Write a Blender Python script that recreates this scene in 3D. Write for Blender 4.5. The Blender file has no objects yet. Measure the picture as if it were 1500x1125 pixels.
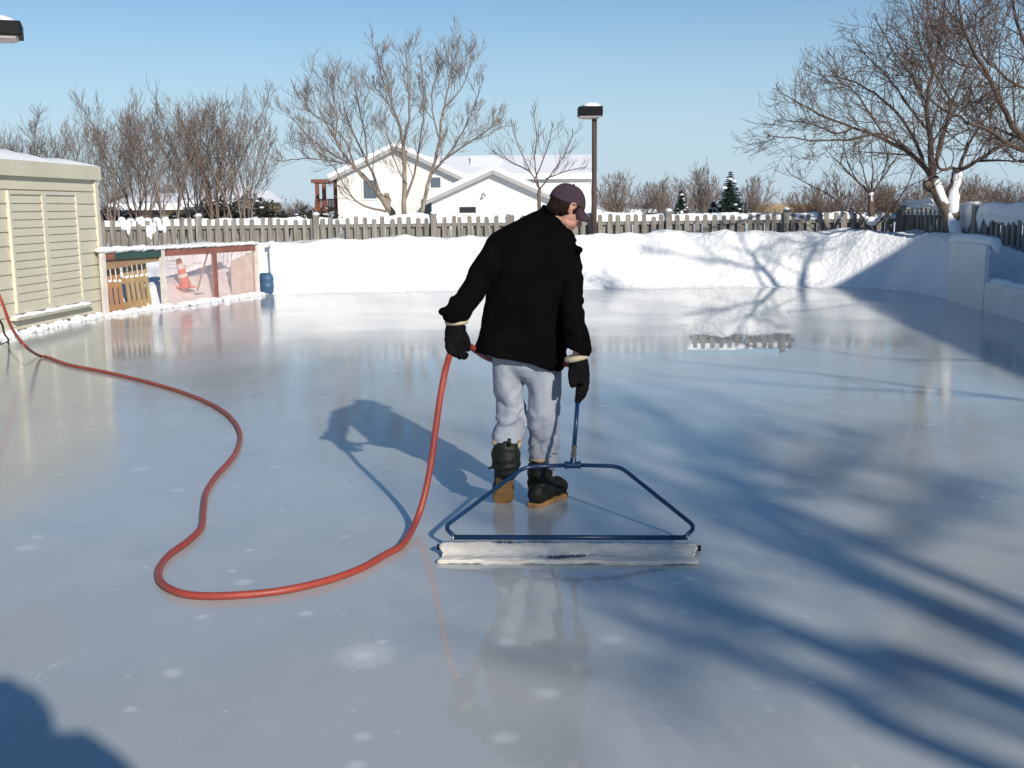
import bpy, bmesh, math, random
from mathutils import Vector, Matrix, noise
random.seed(7)
R = math.radians
C = bpy.context.scene.collection
SC = bpy.context.scene

# ------------------------------------------------------------------ camera geometry
FPX = 1600.0
CAM = Vector((0, 0, 1.6))
_p, _r = R(9.18), R(0.6)
FW = Vector((0, math.cos(_p), -math.sin(_p)))
U0 = Vector((0, math.sin(_p), math.cos(_p)))
R0 = Vector((1, 0, 0))
RT = R0 * math.cos(_r) - U0 * math.sin(_r)
UP = U0 * math.cos(_r) + R0 * math.sin(_r)
def ray(px, py): return FW * FPX + RT * (px - 750) + UP * (562.5 - py)
def G(px, py, z=0.0):
    d = ray(px, py); t = (z - CAM.z) / d.z
    return CAM + d * t
def P(px, py, Y):
    d = ray(px, py); t = Y / d.y
    return CAM + d * t
SUNEL, SUNAZ = R(25), R(154.5)        # towards the sun, clockwise from +Y
SUN = Vector((math.sin(SUNAZ) * math.cos(SUNEL), math.cos(SUNAZ) * math.cos(SUNEL), math.sin(SUNEL)))
def casts(pt, h):
    """the point at height h whose shadow falls on pt"""
    return pt + SUN * ((h - pt.z) / SUN.z)

cam = bpy.data.cameras.new('camera'); cob = bpy.data.objects.new('camera', cam); C.objects.link(cob)
cam.sensor_width = 36; cam.lens = FPX / 1500 * 36; cam.clip_end = 4000; cam.clip_start = 0.05
m = Matrix.Identity(4)
for i in range(3):
    m[i][0] = RT[i]; m[i][1] = UP[i]; m[i][2] = -FW[i]; m[i][3] = CAM[i]
cob.matrix_world = m
SC.camera = cob

# ------------------------------------------------------------------ light
w = bpy.data.worlds.new("World"); SC.world = w; w.use_nodes = True
nt = w.node_tree; bg = nt.nodes['Background']
sky = nt.nodes.new('ShaderNodeTexSky'); sky.sky_type = 'NISHITA'; sky.sun_disc = False
sky.sun_elevation = SUNEL; sky.sun_rotation = SUNAZ; sky.air_density = 1.0; sky.dust_density = 0.0; sky.ozone_density = 3.0
tcw = nt.nodes.new('ShaderNodeTexCoord'); sxw = nt.nodes.new('ShaderNodeSeparateXYZ'); nt.links.new(tcw.outputs['Generated'], sxw.inputs[0])
mrw = nt.nodes.new('ShaderNodeMapRange'); mrw.interpolation_type = 'SMOOTHERSTEP'; mrw.inputs[1].default_value = -0.05; mrw.inputs[2].default_value = 0.27; mrw.inputs[3].default_value = 0.9; mrw.inputs[4].default_value = 0.0
nt.links.new(sxw.outputs[2], mrw.inputs[0])
mxw = nt.nodes.new('ShaderNodeMix'); mxw.data_type = 'RGBA'; mxw.inputs[7].default_value = (4.6, 6.2, 7.9, 1)
nt.links.new(mrw.outputs[0], mxw.inputs[0]); hsw = nt.nodes.new('ShaderNodeHueSaturation'); hsw.inputs['Saturation'].default_value = 1.16; hsw.inputs['Value'].default_value = 0.95; nt.links.new(sky.outputs[0], hsw.inputs['Color']); nt.links.new(hsw.outputs[0], mxw.inputs[6])
nt.links.new(mxw.outputs[2], bg.inputs[0]); bg.inputs[1].default_value = 0.096
sl = bpy.data.lights.new('sun', 'SUN'); sl.energy = 4.4; sl.angle = R(0.75); sl.color = (1.0, 0.92, 0.80)
so = bpy.data.objects.new('sun', sl); C.objects.link(so)
so.rotation_euler = SUN.to_track_quat('Z', 'Y').to_euler(); so.location = (10, -20, 20)
SC.view_settings.view_transform = 'Standard'; SC.view_settings.look = 'None'
SC.view_settings.exposure = 0.1; SC.view_settings.gamma = 1
SC.cycles.max_bounces = 8; SC.cycles.transparent_max_bounces = 12

# ------------------------------------------------------------------ materials
def mat(name, col, rough=0.7, noise_amt=0.0, scale=5.0, bump=0.0, bscale=None, metallic=0, spec=0.4, col2=None, stretch=None, detail=4, bdist=0.02, coords='Object'):
    M = bpy.data.materials.new(name); M.use_nodes = True
    n = M.node_tree.nodes; l = M.node_tree.links; b = n['Principled BSDF']
    b.inputs['Base Color'].default_value = (*col, 1); b.inputs['Roughness'].default_value = rough
    b.inputs['Metallic'].default_value = metallic; b.inputs['Specular IOR Level'].default_value = spec
    if noise_amt or col2 or bump:
        tc = n.new('ShaderNodeTexCoord'); mp = n.new('ShaderNodeMapping')
        l.new(tc.outputs[coords], mp.inputs[0])
        if stretch: mp.inputs['Scale'].default_value = stretch
    if noise_amt or col2:
        t = n.new('ShaderNodeTexNoise'); t.inputs['Scale'].default_value = scale; t.inputs['Detail'].default_value = detail
        t.inputs['Roughness'].default_value = 0.6
        l.new(mp.outputs[0], t.inputs[0])
        rp = n.new('ShaderNodeMapRange'); rp.inputs[1].default_value = 0.3; rp.inputs[2].default_value = 0.7
        l.new(t.outputs[0], rp.inputs[0])
        mx = n.new('ShaderNodeMix'); mx.data_type = 'RGBA'
        c2 = col2 if col2 else tuple(c * (1 - noise_amt) for c in col)
        mx.inputs[6].default_value = (*col, 1); mx.inputs[7].default_value = (*c2, 1)
        l.new(rp.outputs[0], mx.inputs[0]); l.new(mx.outputs[2], b.inputs['Base Color'])
    if bump:
        t2 = n.new('ShaderNodeTexNoise'); t2.inputs['Scale'].default_value = bscale or scale * 3; t2.inputs['Detail'].default_value = 5
        l.new(mp.outputs[0], t2.inputs[0])
        bp = n.new('ShaderNodeBump'); bp.inputs['Strength'].default_value = bump; bp.inputs['Distance'].default_value = bdist
        l.new(t2.outputs[0], bp.inputs['Height']); l.new(bp.outputs[0], b.inputs['Normal'])
    return M

M_snow = mat('snow', (0.86, 0.88, 0.90), 0.75, 0.06, 1.5, 0.8, 11.0, bdist=0.05, spec=0.25)
M_snow_cap = mat('snow_cap', (0.86, 0.88, 0.91), 0.7, 0.03, 3, 0.4, 14, spec=0.25)
M_dirty = mat('dirty_snow', (0.80, 0.81, 0.82), 0.7, col2=(0.62, 0.62, 0.60), scale=2.5, bump=0.6, bscale=10, bdist=0.03)
M_fence = mat('weathered_wood', (0.32, 0.30, 0.265), 0.85, col2=(0.13, 0.12, 0.108), scale=3.2, bump=0.4, bscale=10, stretch=(5.5, 5.5, 0.6))
M_siding = mat('beige_paint', (0.66, 0.62, 0.49), 0.6, col2=(0.60, 0.565, 0.445), scale=1.4, bump=0.15, bscale=30)
M_trim = mat('beige_trim', (0.68, 0.645, 0.52), 0.6, 0.08, 3, 0.1, 30)
M_bark = mat('bark', (0.20, 0.155, 0.115), 0.9, col2=(0.105, 0.08, 0.062), scale=4, bump=0.6, bscale=18)
M_twig = mat('twigs', (0.135, 0.098, 0.078), 0.9, col2=(0.085, 0.058, 0.048), scale=1.0)
M_bark_pale = mat('pale_bark', (0.33, 0.27, 0.20), 0.9, col2=(0.16, 0.125, 0.095), scale=3, bump=0.4, bscale=14)
M_twig_pale = mat('pale_twigs', (0.25, 0.205, 0.17), 0.9, col2=(0.16, 0.125, 0.11), scale=0.8)
M_twig_red = mat('russet_twigs', (0.20, 0.145, 0.115), 0.9, col2=(0.13, 0.095, 0.08), scale=0.8)
M_needle = mat('conifer_needles', (0.022, 0.045, 0.028), 0.8, col2=(0.012, 0.026, 0.018), scale=2.5)
M_juniper = mat('juniper_leaves', (0.045, 0.042, 0.03), 0.85, col2=(0.025, 0.03, 0.02), scale=2.0)
M_housewall = mat('white_siding', (0.68, 0.67, 0.645), 0.7, col2=(0.64, 0.63, 0.61), scale=0.6, stretch=(0.3, 0.3, 8))
M_fascia = mat('grey_fascia', (0.36, 0.35, 0.34), 0.6)
M_glass = mat('window_glass', (0.10, 0.13, 0.16), 0.15, spec=0.6)
M_glassdark = mat('dark_glass', (0.02, 0.02, 0.025), 0.3, spec=0.5)
M_tanwall = mat('tan_wall', (0.30, 0.235, 0.15), 0.8, 0.2, 1)
M_deck = mat('red_deck_wood', (0.22, 0.085, 0.055), 0.8, 0.3, 3)
M_roofdark = mat('dark_shingle', (0.12, 0.10, 0.10), 0.9)
M_black = mat('black_metal', (0.003, 0.004, 0.006), 0.55, spec=0.15)
M_lens = mat('lamp_lens', (0.62, 0.56, 0.50), 0.4)
M_pole = mat('rusty_pole', (0.10, 0.062, 0.052), 0.65, col2=(0.05, 0.03, 0.03), scale=3, bump=0.2, bscale=40, stretch=(1, 1, .5))
M_whitepost = mat('white_post', (0.74, 0.71, 0.67), 0.6, col2=(0.55, 0.50, 0.46), scale=5)
M_red = mat('faded_red_paint', (0.30, 0.115, 0.09), 0.7, col2=(0.19, 0.08, 0.065), scale=4)
M_green = mat('dark_green_paint', (0.035, 0.085, 0.075), 0.6, 0.2, 4)
M_pallet = mat('pallet_wood', (0.50, 0.36, 0.19), 0.8, col2=(0.32, 0.21, 0.11), scale=4, bump=0.3, bscale=20, stretch=(4, 4, .6))
M_pallet_red = mat('reddish_pallet_wood', (0.46, 0.22, 0.12), 0.8, col2=(0.34, 0.21, 0.11), scale=4, bump=0.3, bscale=20)
M_orange = mat('orange_plastic', (0.70, 0.13, 0.06), 0.5)
M_bandwhite = mat('reflective_band', (0.75, 0.75, 0.75), 0.4)
M_blueplastic = mat('blue_plastic', (0.05, 0.12, 0.23), 0.5, 0.2, 5)
M_handlewood = mat('handle_wood', (0.42, 0.27, 0.14), 0.6, 0.2, 8)
M_board = mat('white_rink_board', (0.80, 0.81, 0.80), 0.6, col2=(0.68, 0.69, 0.68), scale=2.0, bump=0.15, bscale=6)
M_hose = mat('red_rubber_hose', (0.36, 0.058, 0.04), 0.45, col2=(0.28, 0.048, 0.034), scale=6, bump=0.08, bscale=60, spec=0.45)
M_hosedark = mat('dark_cord', (0.02, 0.035, 0.06), 0.5)
M_blue = mat('blue_painted_steel', (0.008, 0.042, 0.115), 0.32, col2=(0.008, 0.032, 0.085), scale=9, spec=0.5)
M_brass = mat('brass_fitting', (0.45, 0.38, 0.26), 0.3, metallic=0.9, spec=0.6, noise_amt=.3, scale=40)
M_chrome = mat('steel_hook', (0.6, 0.6, 0.6), 0.25, metallic=1)
M_towel = mat('wet_canvas', (0.78, 0.75, 0.68), 0.8, col2=(0.62, 0.58, 0.51), scale=7, bump=0.5, bscale=60, stretch=(1, 2, 2), bdist=0.01)
M_ink = mat('blue_ink', (0.04, 0.07, 0.13), 0.8)
M_coat = mat('black_wool', (0.0035, 0.0036, 0.0042), 0.95, col2=(0.002, 0.002, 0.0026), scale=9, bump=0.7, bscale=160, spec=0.05, bdist=0.004)
M_sweat = mat('grey_sweatpants', (0.34, 0.37, 0.43), 0.95, col2=(0.29, 0.315, 0.37), scale=10, bump=0.35, bscale=220, spec=0.1, bdist=0.004)
M_skin = mat('skin', (0.60, 0.335, 0.24), 0.55, col2=(0.52, 0.24, 0.17), scale=22, bump=0.1, bscale=150, bdist=0.002)
M_hair = mat('brown_hair', (0.028, 0.014, 0.009), 0.8, spec=.15, col2=(0.012, 0.007, 0.005), scale=70, bump=0.6, bscale=160, stretch=(1, 1, .3), bdist=0.006)
M_cap = mat('plum_cap', (0.062, 0.036, 0.052), 0.9, col2=(0.05, 0.03, 0.042), scale=12, bump=0.3, bscale=260, bdist=0.003)
M_cream = mat('cream_knit', (0.60, 0.52, 0.36), 0.9, 0.25, 60, 0.4, 200)
M_glove = mat('black_glove', (0.005, 0.005, 0.006), 0.85, spec=0.12, col2=(0.003, 0.003, 0.003), scale=30, bump=0.4, bscale=120, bdist=0.004)
M_boot = mat('black_boot_leather', (0.012, 0.014, 0.010), 0.6, spec=.3, col2=(0.007, 0.008, 0.007), scale=25, bump=0.4, bscale=70, bdist=0.006)
M_sole = mat('gum_sole', (0.42, 0.235, 0.085), 0.7, col2=(0.29, 0.15, 0.06), scale=30, bump=0.5, bscale=90, bdist=0.004)
M_liner = mat('tan_boot_liner', (0.52, 0.38, 0.25), 0.95, 0.25, 40, 0.4, 120)

def plexi_mat():
    M = bpy.data.materials.new('cloudy_pink_plastic'); M.use_nodes = True
    n = M.node_tree.nodes; l = M.node_tree.links; b = n['Principled BSDF']
    b.inputs['Base Color'].default_value = (0.82, 0.70, 0.68, 1); b.inputs['Roughness'].default_value = 0.25
    tr = n.new('ShaderNodeBsdfTransparent'); tr.inputs[0].default_value = (0.98, 0.93, 0.92, 1)
    mx = n.new('ShaderNodeMixShader')
    t = n.new('ShaderNodeTexNoise'); t.inputs['Scale'].default_value = 3
    rp = n.new('ShaderNodeMapRange'); rp.inputs[3].default_value = 0.08; rp.inputs[4].default_value = 0.22
    l.new(t.outputs[0], rp.inputs[0]); l.new(rp.outputs[0], mx.inputs[0])
    l.new(tr.outputs[0], mx.inputs[1]); l.new(b.outputs[0], mx.inputs[2])
    l.new(mx.outputs[0], n['Material Output'].inputs[0])
    return M
M_plexi = plexi_mat()
def water_mat():
    M = bpy.data.materials.new('falling_water'); M.use_nodes = True
    n = M.node_tree.nodes; l = M.node_tree.links; b = n['Principled BSDF']
    b.inputs['Base Color'].default_value = (0.8, 0.85, 0.9, 1); b.inputs['Roughness'].default_value = 0.05
    tr = n.new('ShaderNodeBsdfTransparent'); mx = n.new('ShaderNodeMixShader'); mx.inputs[0].default_value = 0.4
    l.new(tr.outputs[0], mx.inputs[1]); l.new(b.outputs[0], mx.inputs[2]); l.new(mx.outputs[0], n['Material Output'].inputs[0])
    return M
M_water = water_mat()

def ice_mat():
    M = bpy.data.materials.new('wet_ice'); M.use_nodes = True
    n = M.node_tree.nodes; l = M.node_tree.links; b = n['Principled BSDF']
    tc = n.new('ShaderNodeTexCoord')
    def mapping(s, loc=(0, 0, 0)):
        mp = n.new('ShaderNodeMapping'); mp.inputs['Scale'].default_value = s; mp.inputs['Location'].default_value = loc
        l.new(tc.outputs['Object'], mp.inputs[0]); return mp.outputs[0]
    def noi(v, sc, det=4, ro=0.55):
        t = n.new('ShaderNodeTexNoise'); t.inputs['Scale'].default_value = sc; t.inputs['Detail'].default_value = det; t.inputs['Roughness'].default_value = ro
        l.new(v, t.inputs[0]); return t.outputs[0]
    def rng(v, a, bb, c=0, d=1, smooth=True):
        t = n.new('ShaderNodeMapRange'); t.interpolation_type = 'SMOOTHSTEP' if smooth else 'LINEAR'
        for i, q in enumerate((a, bb, c, d)): t.inputs[i + 1].default_value = q
        l.new(v, t.inputs[0]); return t.outputs[0]
    def mixc(f, a, bb):
        t = n.new('ShaderNodeMix'); t.data_type = 'RGBA'
        if isinstance(f, float): t.inputs[0].default_value = f
        else: l.new(f, t.inputs[0])
        for k, q in ((6, a), (7, bb)):
            if isinstance(q, tuple): t.inputs[k].default_value = (*q, 1)
            else: l.new(q, t.inputs[k])
        return t.outputs[2]
    def math_(op, a, bb=None):
        t = n.new('ShaderNodeMath'); t.operation = op
        for k, q in ((0, a), (1, bb)):
            if q is None: continue
            if isinstance(q, (float, int)): t.inputs[k].default_value = q
            else: l.new(q, t.inputs[k])
        return t.outputs[0]
    base = mixc(rng(noi(mapping((1, .8, 1)), 0.55, 5), 0.3, 0.7), (0.405, 0.44, 0.445), (0.48, 0.50, 0.495))
    base = mixc(rng(noi(mapping((1, .55, 1), (3, 8, 0)), 2.6, 6, .65), 0.42, 0.75, 0, .5), base, (0.52, 0.545, 0.55))
    base = mixc(rng(noi(mapping((1, .7, 1), (13, 2, 0)), 1.3, 5, .6), 0.52, 0.8, 0, .55), base, (0.32, 0.375, 0.40))
    # fine frost mottling
    base = mixc(rng(noi(mapping((1, 1, 1)), 26, 5, .7), 0.45, 0.75, 0, .18), base, (0.60, 0.61, 0.62))
    # trapped air bubbles: pale round spots of mixed size
    dist = n.new('ShaderNodeTexNoise'); dist.inputs['Scale'].default_value = 14
    l.new(mapping((1, 1, 1)), dist.inputs[0])
    for sc, thr, keep, amt, off in ((2.6, 0.17, 0.48, .45, (0, 0, 0)), (6.0, 0.15, 0.80, .25, (5, 3, 0)), (1.2, 0.10, 0.55, .45, (2.3, 1.7, 0))):
        vo = n.new('ShaderNodeTexVoronoi'); vo.voronoi_dimensions = '2D'; vo.inputs['Scale'].default_value = sc
        va = n.new('ShaderNodeVectorMath'); va.operation = 'SCALE'; va.inputs[3].default_value = 0.03
        l.new(dist.outputs[1], va.inputs[0])
        ad = n.new('ShaderNodeVectorMath'); ad.operation = 'ADD'
        l.new(mapping((1, 1, 1), off), ad.inputs[0]); l.new(va.outputs[0], ad.inputs[1]); l.new(ad.outputs[0], vo.inputs[0])
        sep = n.new('ShaderNodeSeparateColor'); l.new(vo.outputs['Color'], sep.inputs[0])
        size = rng(sep.outputs[0], keep, 1.0, 0.0, thr, False)          # most cells empty
        q = math_('DIVIDE', vo.outputs['Distance'], math_('MAXIMUM', size, 0.002))
        spot = rng(q, 0.1, 1.0, 1, 0)
        spot = math_('MULTIPLY', spot, amt)
        spot = math_('MULTIPLY', spot, rng(noi(mapping((1, 1, 1), (9, 9, 0)), 0.35, 2), 0.35, 0.6, .15, 1))
        base = mixc(spot, base, (0.80, 0.82, 0.83))
    # hairline cracks, only here and there
    vc = n.new('ShaderNodeTexVoronoi'); vc.voronoi_dimensions = '2D'; vc.feature = 'DISTANCE_TO_EDGE'; vc.inputs['Scale'].default_value = 0.75
    vb = n.new('ShaderNodeVectorMath'); vb.operation = 'SCALE'; vb.inputs[3].default_value = 0.35
    nb_ = n.new('ShaderNodeTexNoise'); nb_.inputs['Scale'].default_value = 2.2; nb_.inputs['Detail'].default_value = 5; l.new(mapping((1, 1, 1), (1, 6, 0)), nb_.inputs[0]); l.new(nb_.outputs[1], vb.inputs[0])
    vd = n.new('ShaderNodeVectorMath'); vd.operation = 'ADD'; l.new(mapping((1, 1, 1)), vd.inputs[0]); l.new(vb.outputs[0], vd.inputs[1]); l.new(vd.outputs[0], vc.inputs[0])
    ck = math_('MULTIPLY', rng(vc.outputs['Distance'], 0.001, 0.006, .34, 0), rng(noi(mapping((1, 1, 1), (2, 8, 0)), 0.8, 3), 0.50, 0.68, 0, 1))
    base = mixc(ck, base, (0.74, 0.77, 0.78))
    # one large pale disc with a brighter core
    g = G(541, 958)
    vm = n.new('ShaderNodeVectorMath'); vm.operation = 'DISTANCE'; vm.inputs[1].default_value = g
    wob = n.new('ShaderNodeVectorMath'); wob.operation = 'SCALE'; wob.inputs[3].default_value = 0.03; l.new(dist.outputs[1], wob.inputs[0])
    ad = n.new('ShaderNodeVectorMath'); ad.operation = 'ADD'; l.new(tc.outputs['Object'], ad.inputs[0]); l.new(wob.outputs[0], ad.inputs[1])
    l.new(ad.outputs[0], vm.inputs[0])
    base = mixc(rng(vm.outputs['Value'], 0.07, 0.14, .38, 0), base, (0.75, 0.77, 0.78))
    base = mixc(rng(vm.outputs['Value'], 0.01, 0.06, .5, 0), base, (0.85, 0.86, 0.87))
    l.new(base, b.inputs['Base Color'])
    b.inputs['IOR'].default_value = 1.33
    b.inputs['Specular IOR Level'].default_value = 0.95
    # roughness: sheets of standing water lie smooth, the rest is finely pebbled
    g2 = G(1080, 470)
    sp = n.new('ShaderNodeVectorMath'); sp.operation = 'SUBTRACT'; sp.inputs[1].default_value = g2; l.new(tc.outputs['Object'], sp.inputs[0])
    sx = n.new('ShaderNodeSeparateXYZ'); l.new(sp.outputs[0], sx.inputs[0])
    wv = math_('MULTIPLY', math_('SUBTRACT', noi(mapping((1, 1, 1)), 1.1, 3), 0.5), 0.5)
    sx2 = n.new('ShaderNodeSeparateXYZ'); l.new(tc.outputs['Object'], sx2.inputs[0])
    ratio = math_('DIVIDE', sx2.outputs[0], sx2.outputs[1])
    wv2 = math_('MULTIPLY', math_('ADD', wv, math_('MULTIPLY', math_('SUBTRACT', noi(mapping((1, 1, 1), (7, 1, 0)), 5.0, 3), .5), .3)), 0.07)
    ex = rng(math_('ADD', math_('ABSOLUTE', math_('SUBTRACT', ratio, 0.209)), wv2), 0.046, 0.052, 1, 0)
    ey = rng(math_('ADD', sx2.outputs[1], wv), 11.6, 11.9, 0, 1)
    pud = math_('MULTIPLY', ex, ey)
    rough = rng(noi(mapping((1, 1, 1), (4, 4, 0)), 0.5, 4), 0.35, 0.65, 0.085, 0.17)
    mf = n.new('ShaderNodeMix'); mf.data_type = 'FLOAT'; l.new(pud, mf.inputs[0]); l.new(rough, mf.inputs[2]); mf.inputs[3].default_value = 0.015
    tA, tB = G(640, 828), G(1022, 828)
    trk = math_('MULTIPLY', rng(math_('ADD', math_('ABSOLUTE', math_('SUBTRACT', sx2.outputs[0], (tA.x + tB.x) / 2)), math_('MULTIPLY', wv, .35)), (tB.x - tA.x) / 2 - .03, (tB.x - tA.x) / 2 + .05, 1, 0), rng(sx2.outputs[1], tA.y + .1, tA.y - .15, 0, 1))
    mf2 = n.new('ShaderNodeMix'); mf2.data_type = 'FLOAT'; l.new(trk, mf2.inputs[0]); l.new(mf.outputs[0], mf2.inputs[2]); mf2.inputs[3].default_value = 0.035
    l.new(mf2.outputs[0], b.inputs['Roughness'])
    bp = n.new('ShaderNodeBump'); bp.inputs['Distance'].default_value = 0.02
    l.new(noi(mapping((1, 1, 1)), 2.6, 5, .55), bp.inputs['Height'])
    bs = math_('MULTIPLY', math_('SUBTRACT', 1.0, pud), 0.050)
    l.new(bs, bp.inputs['Strength'])
    bp2 = n.new('ShaderNodeBump'); bp2.inputs['Distance'].default_value = 0.004
    l.new(noi(mapping((1, 1, 1)), 22, 3, .5), bp2.inputs['Height']); l.new(bp.outputs[0], bp2.inputs['Normal'])
    bs2 = math_('MULTIPLY', math_('SUBTRACT', 1.0, pud), 0.07); l.new(bs2, bp2.inputs['Strength'])
    l.new(bp2.outputs[0], b.inputs['Normal'])
    return M
M_ice = ice_mat()

# ------------------------------------------------------------------ mesh helpers
def tag(o, label=None, cat=None, group=None, kind=None):
    if label: o['label'] = label
    if cat: o['category'] = cat
    if group: o['group'] = group
    if kind: o['kind'] = kind
    return o
def empty(name, loc, label, cat, group=None):
    o = bpy.data.objects.new(name, None); C.objects.link(o); o.location = loc; o.empty_display_size = 0.2
    bpy.context.view_layer.update()
    return tag(o, label, cat, group)
def link(name, me, material, parent=None, smooth=False):
    o = bpy.data.objects.new(name, me); C.objects.link(o)
    if material: me.materials.clear(); me.materials.append(material)
    if smooth: me.polygons.foreach_set('use_smooth', [True] * len(me.polygons))
    if parent:
        # vertices are in world space: shift so the part's frame is its thing's frame
        o.parent = parent
        o.matrix_parent_inverse = Matrix.Translation(-parent_loc(parent))
    return o
def parent_loc(p):
    v = Vector(p.location)
    q = p.parent
    if p.type == 'MESH' and p.parent: return parent_loc(p.parent) if False else Vector((0, 0, 0))
    return v

class MB:
    def __init__(s): s.v = []; s.f = []
    def add(s, vs, fs):
        o = len(s.v); s.v += [tuple(v) for v in vs]; s.f += [tuple(o + i for i in f) for f in fs]; return s
    def box(s, a, b):
        x0, y0, z0 = a; x1, y1, z1 = b
        return s.add([(x0,y0,z0),(x1,y0,z0),(x1,y1,z0),(x0,y1,z0),(x0,y0,z1),(x1,y0,z1),(x1,y1,z1),(x0,y1,z1)],
                     [(0,3,2,1),(4,5,6,7),(0,1,5,4),(1,2,6,5),(2,3,7,6),(3,0,4,7)])
    def obox(s, c, ax, ay, az, hx, hy, hz):
        c = Vector(c); ax = Vector(ax).normalized() * hx; ay = Vector(ay).normalized() * hy; az = Vector(az).normalized() * hz
        vs = [c + ax*i + ay*j + az*k for k in (-1, 1) for (i, j) in ((-1,-1),(1,-1),(1,1),(-1,1))]
        return s.add(vs, [(0,3,2,1),(4,5,6,7),(0,1,5,4),(1,2,6,5),(2,3,7,6),(3,0,4,7)])
    def tube(s, pts, radii, n=8, cap=True, squash=None):
        pts = [Vector(p) for p in pts]
        if not isinstance(radii, (list, tuple)): radii = [radii] * len(pts)
        rings = []; ref = None
        for i, p in enumerate(pts):
            if i == 0: t = pts[1] - p
            elif i == len(pts) - 1: t = p - pts[i-1]
            else: t = (pts[i+1] - pts[i-1])
            if t.length < 1e-9: t = Vector((0, 0, 1))
            t.normalize()
            if ref is None:
                ref = Vector((0, 1, 0)) if abs(t.y) < 0.9 else Vector((1, 0, 0))
            a = (ref - t * ref.dot(t))
            if a.length < 1e-6: a = t.orthogonal()
            a.normalize(); ref = a; b = t.cross(a)
            r = radii[i]
            rings.append([p + (a * math.cos(k * 2 * math.pi / n) + b * math.sin(k * 2 * math.pi / n)) * r for k in range(n)])
        vs = [v for r in rings for v in r]; fs = []
        for i in range(len(rings) - 1):
            for k in range(n):
                k2 = (k + 1) % n
                fs.append((i*n + k, i*n + k2, (i+1)*n + k2, (i+1)*n + k))
        if cap:
            fs.append(tuple(range(n - 1, -1, -1))); fs.append(tuple((len(rings) - 1) * n + k for k in range(n)))
        return s.add(vs, fs)
    def rings(s, rings, cap=True):
        n = len(rings[0]); vs = [v for r in rings for v in r]; fs = []
        for i in range(len(rings) - 1):
            for k in range(n):
                k2 = (k + 1) % n
                fs.append((i*n + k, i*n + k2, (i+1)*n + k2, (i+1)*n + k))
        if cap:
            fs.append(tuple(range(n - 1, -1, -1))); fs.append(tuple((len(rings) - 1) * n + k for k in range(n)))
        return s.add(vs, fs)
    def ell(s, c, r, M3=None, nu=16, nv=10):
        c = Vector(c); vs = []; fs = []
        for j in range(1, nv):
            th = math.pi * j / nv
            for i in range(nu):
                ph = 2 * math.pi * i / nu
                v = Vector((r[0]*math.sin(th)*math.cos(ph), r[1]*math.sin(th)*math.sin(ph), r[2]*math.cos(th)))
                vs.append(c + (M3 @ v if M3 else v))
        t = Vector((0, 0, r[2])); b = Vector((0, 0, -r[2]))
        vs.append(c + (M3 @ t if M3 else t)); vs.append(c + (M3 @ b if M3 else b))
        top = len(vs) - 2; bot = top + 1
        for j in range(nv - 2):
            for i in range(nu):
                i2 = (i + 1) % nu
                fs.append((j*nu + i, (j+1)*nu + i, (j+1)*nu + i2, j*nu + i2))
        for i in range(nu):
            i2 = (i + 1) % nu
            fs.append((top, i, i2)); fs.append((bot, (nv-2)*nu + i2, (nv-2)*nu + i))
        return s.add(vs, fs)
    def mesh(s, name):
        me = bpy.data.meshes.new(name); me.from_pydata(s.v, [], s.f); me.validate(); me.update(); return me
    def build(s, name, material, parent=None, smooth=False, label=None, recalc=False):
        me = s.mesh(name)
        if recalc:
            b = bmesh.new(); b.from_mesh(me); bmesh.ops.recalc_face_normals(b, faces=b.faces); b.to_mesh(me); b.free()
        o = link(name, me, material, parent, smooth)
        if label: o['label'] = label
        return o

def catmull(pts, sub=6):
    pts = [Vector(p) for p in pts]; out = []
    for i in range(len(pts) - 1):
        p0 = pts[max(i-1, 0)]; p1 = pts[i]; p2 = pts[i+1]; p3 = pts[min(i+2, len(pts)-1)]
        for k in range(sub):
            t = k / sub
            out.append(0.5 * ((2*p1) + (p2-p0)*t + (2*p0-5*p1+4*p2-p3)*t*t + (-p0+3*p1-3*p2+p3)*t*t*t))
    out.append(pts[-1]); return out
def lerp_list(vals, n):
    out = []
    for i in range(n):
        t = i / (n - 1) * (len(vals) - 1); k = min(int(t), len(vals) - 2); out.append(vals[k] + (vals[k+1] - vals[k]) * (t - k))
    return out

def fused(name, mb, material, parent, voxel, smooth_it=6, disp=None, label=None):
    """union everything in mb into one continuous skin"""
    me = mb.mesh(name + '_src'); o = bpy.data.objects.new('tmp', me); C.objects.link(o)
    b = bmesh.new(); b.from_mesh(me); bmesh.ops.recalc_face_normals(b, faces=b.faces); b.to_mesh(me); b.free()
    md = o.modifiers.new('r', 'REMESH'); md.mode = 'VOXEL'; md.voxel_size = voxel
    if smooth_it:
        ms = o.modifiers.new('s', 'SMOOTH'); ms.iterations = smooth_it; ms.factor = 0.5
    dg = bpy.context.evaluated_depsgraph_get(); dg.update()
    me2 = bpy.data.meshes.new_from_object(o.evaluated_get(dg)); me2.name = name
    bpy.data.objects.remove(o)
    if disp:
        me2.update()
        nv = [v.normal.copy() for v in me2.vertices]
        for v, nn in zip(me2.vertices, nv):
            d = disp(v.co, nn); v.co = v.co + (d if isinstance(d, Vector) else nn * d)
        me2.update()
    ob = link(name, me2, material, parent, True)
    if label: ob['label'] = label
    return ob

# ------------------------------------------------------------------ rink outline, ice, snow
def ext(a, b, y):
    t = (y - a.y) / (b.y - a.y); return a + (b - a) * t
shedA, shedB = G(0, 495), G(152, 461)
rA, rB = G(1373, 434), G(1500, 471)
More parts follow.
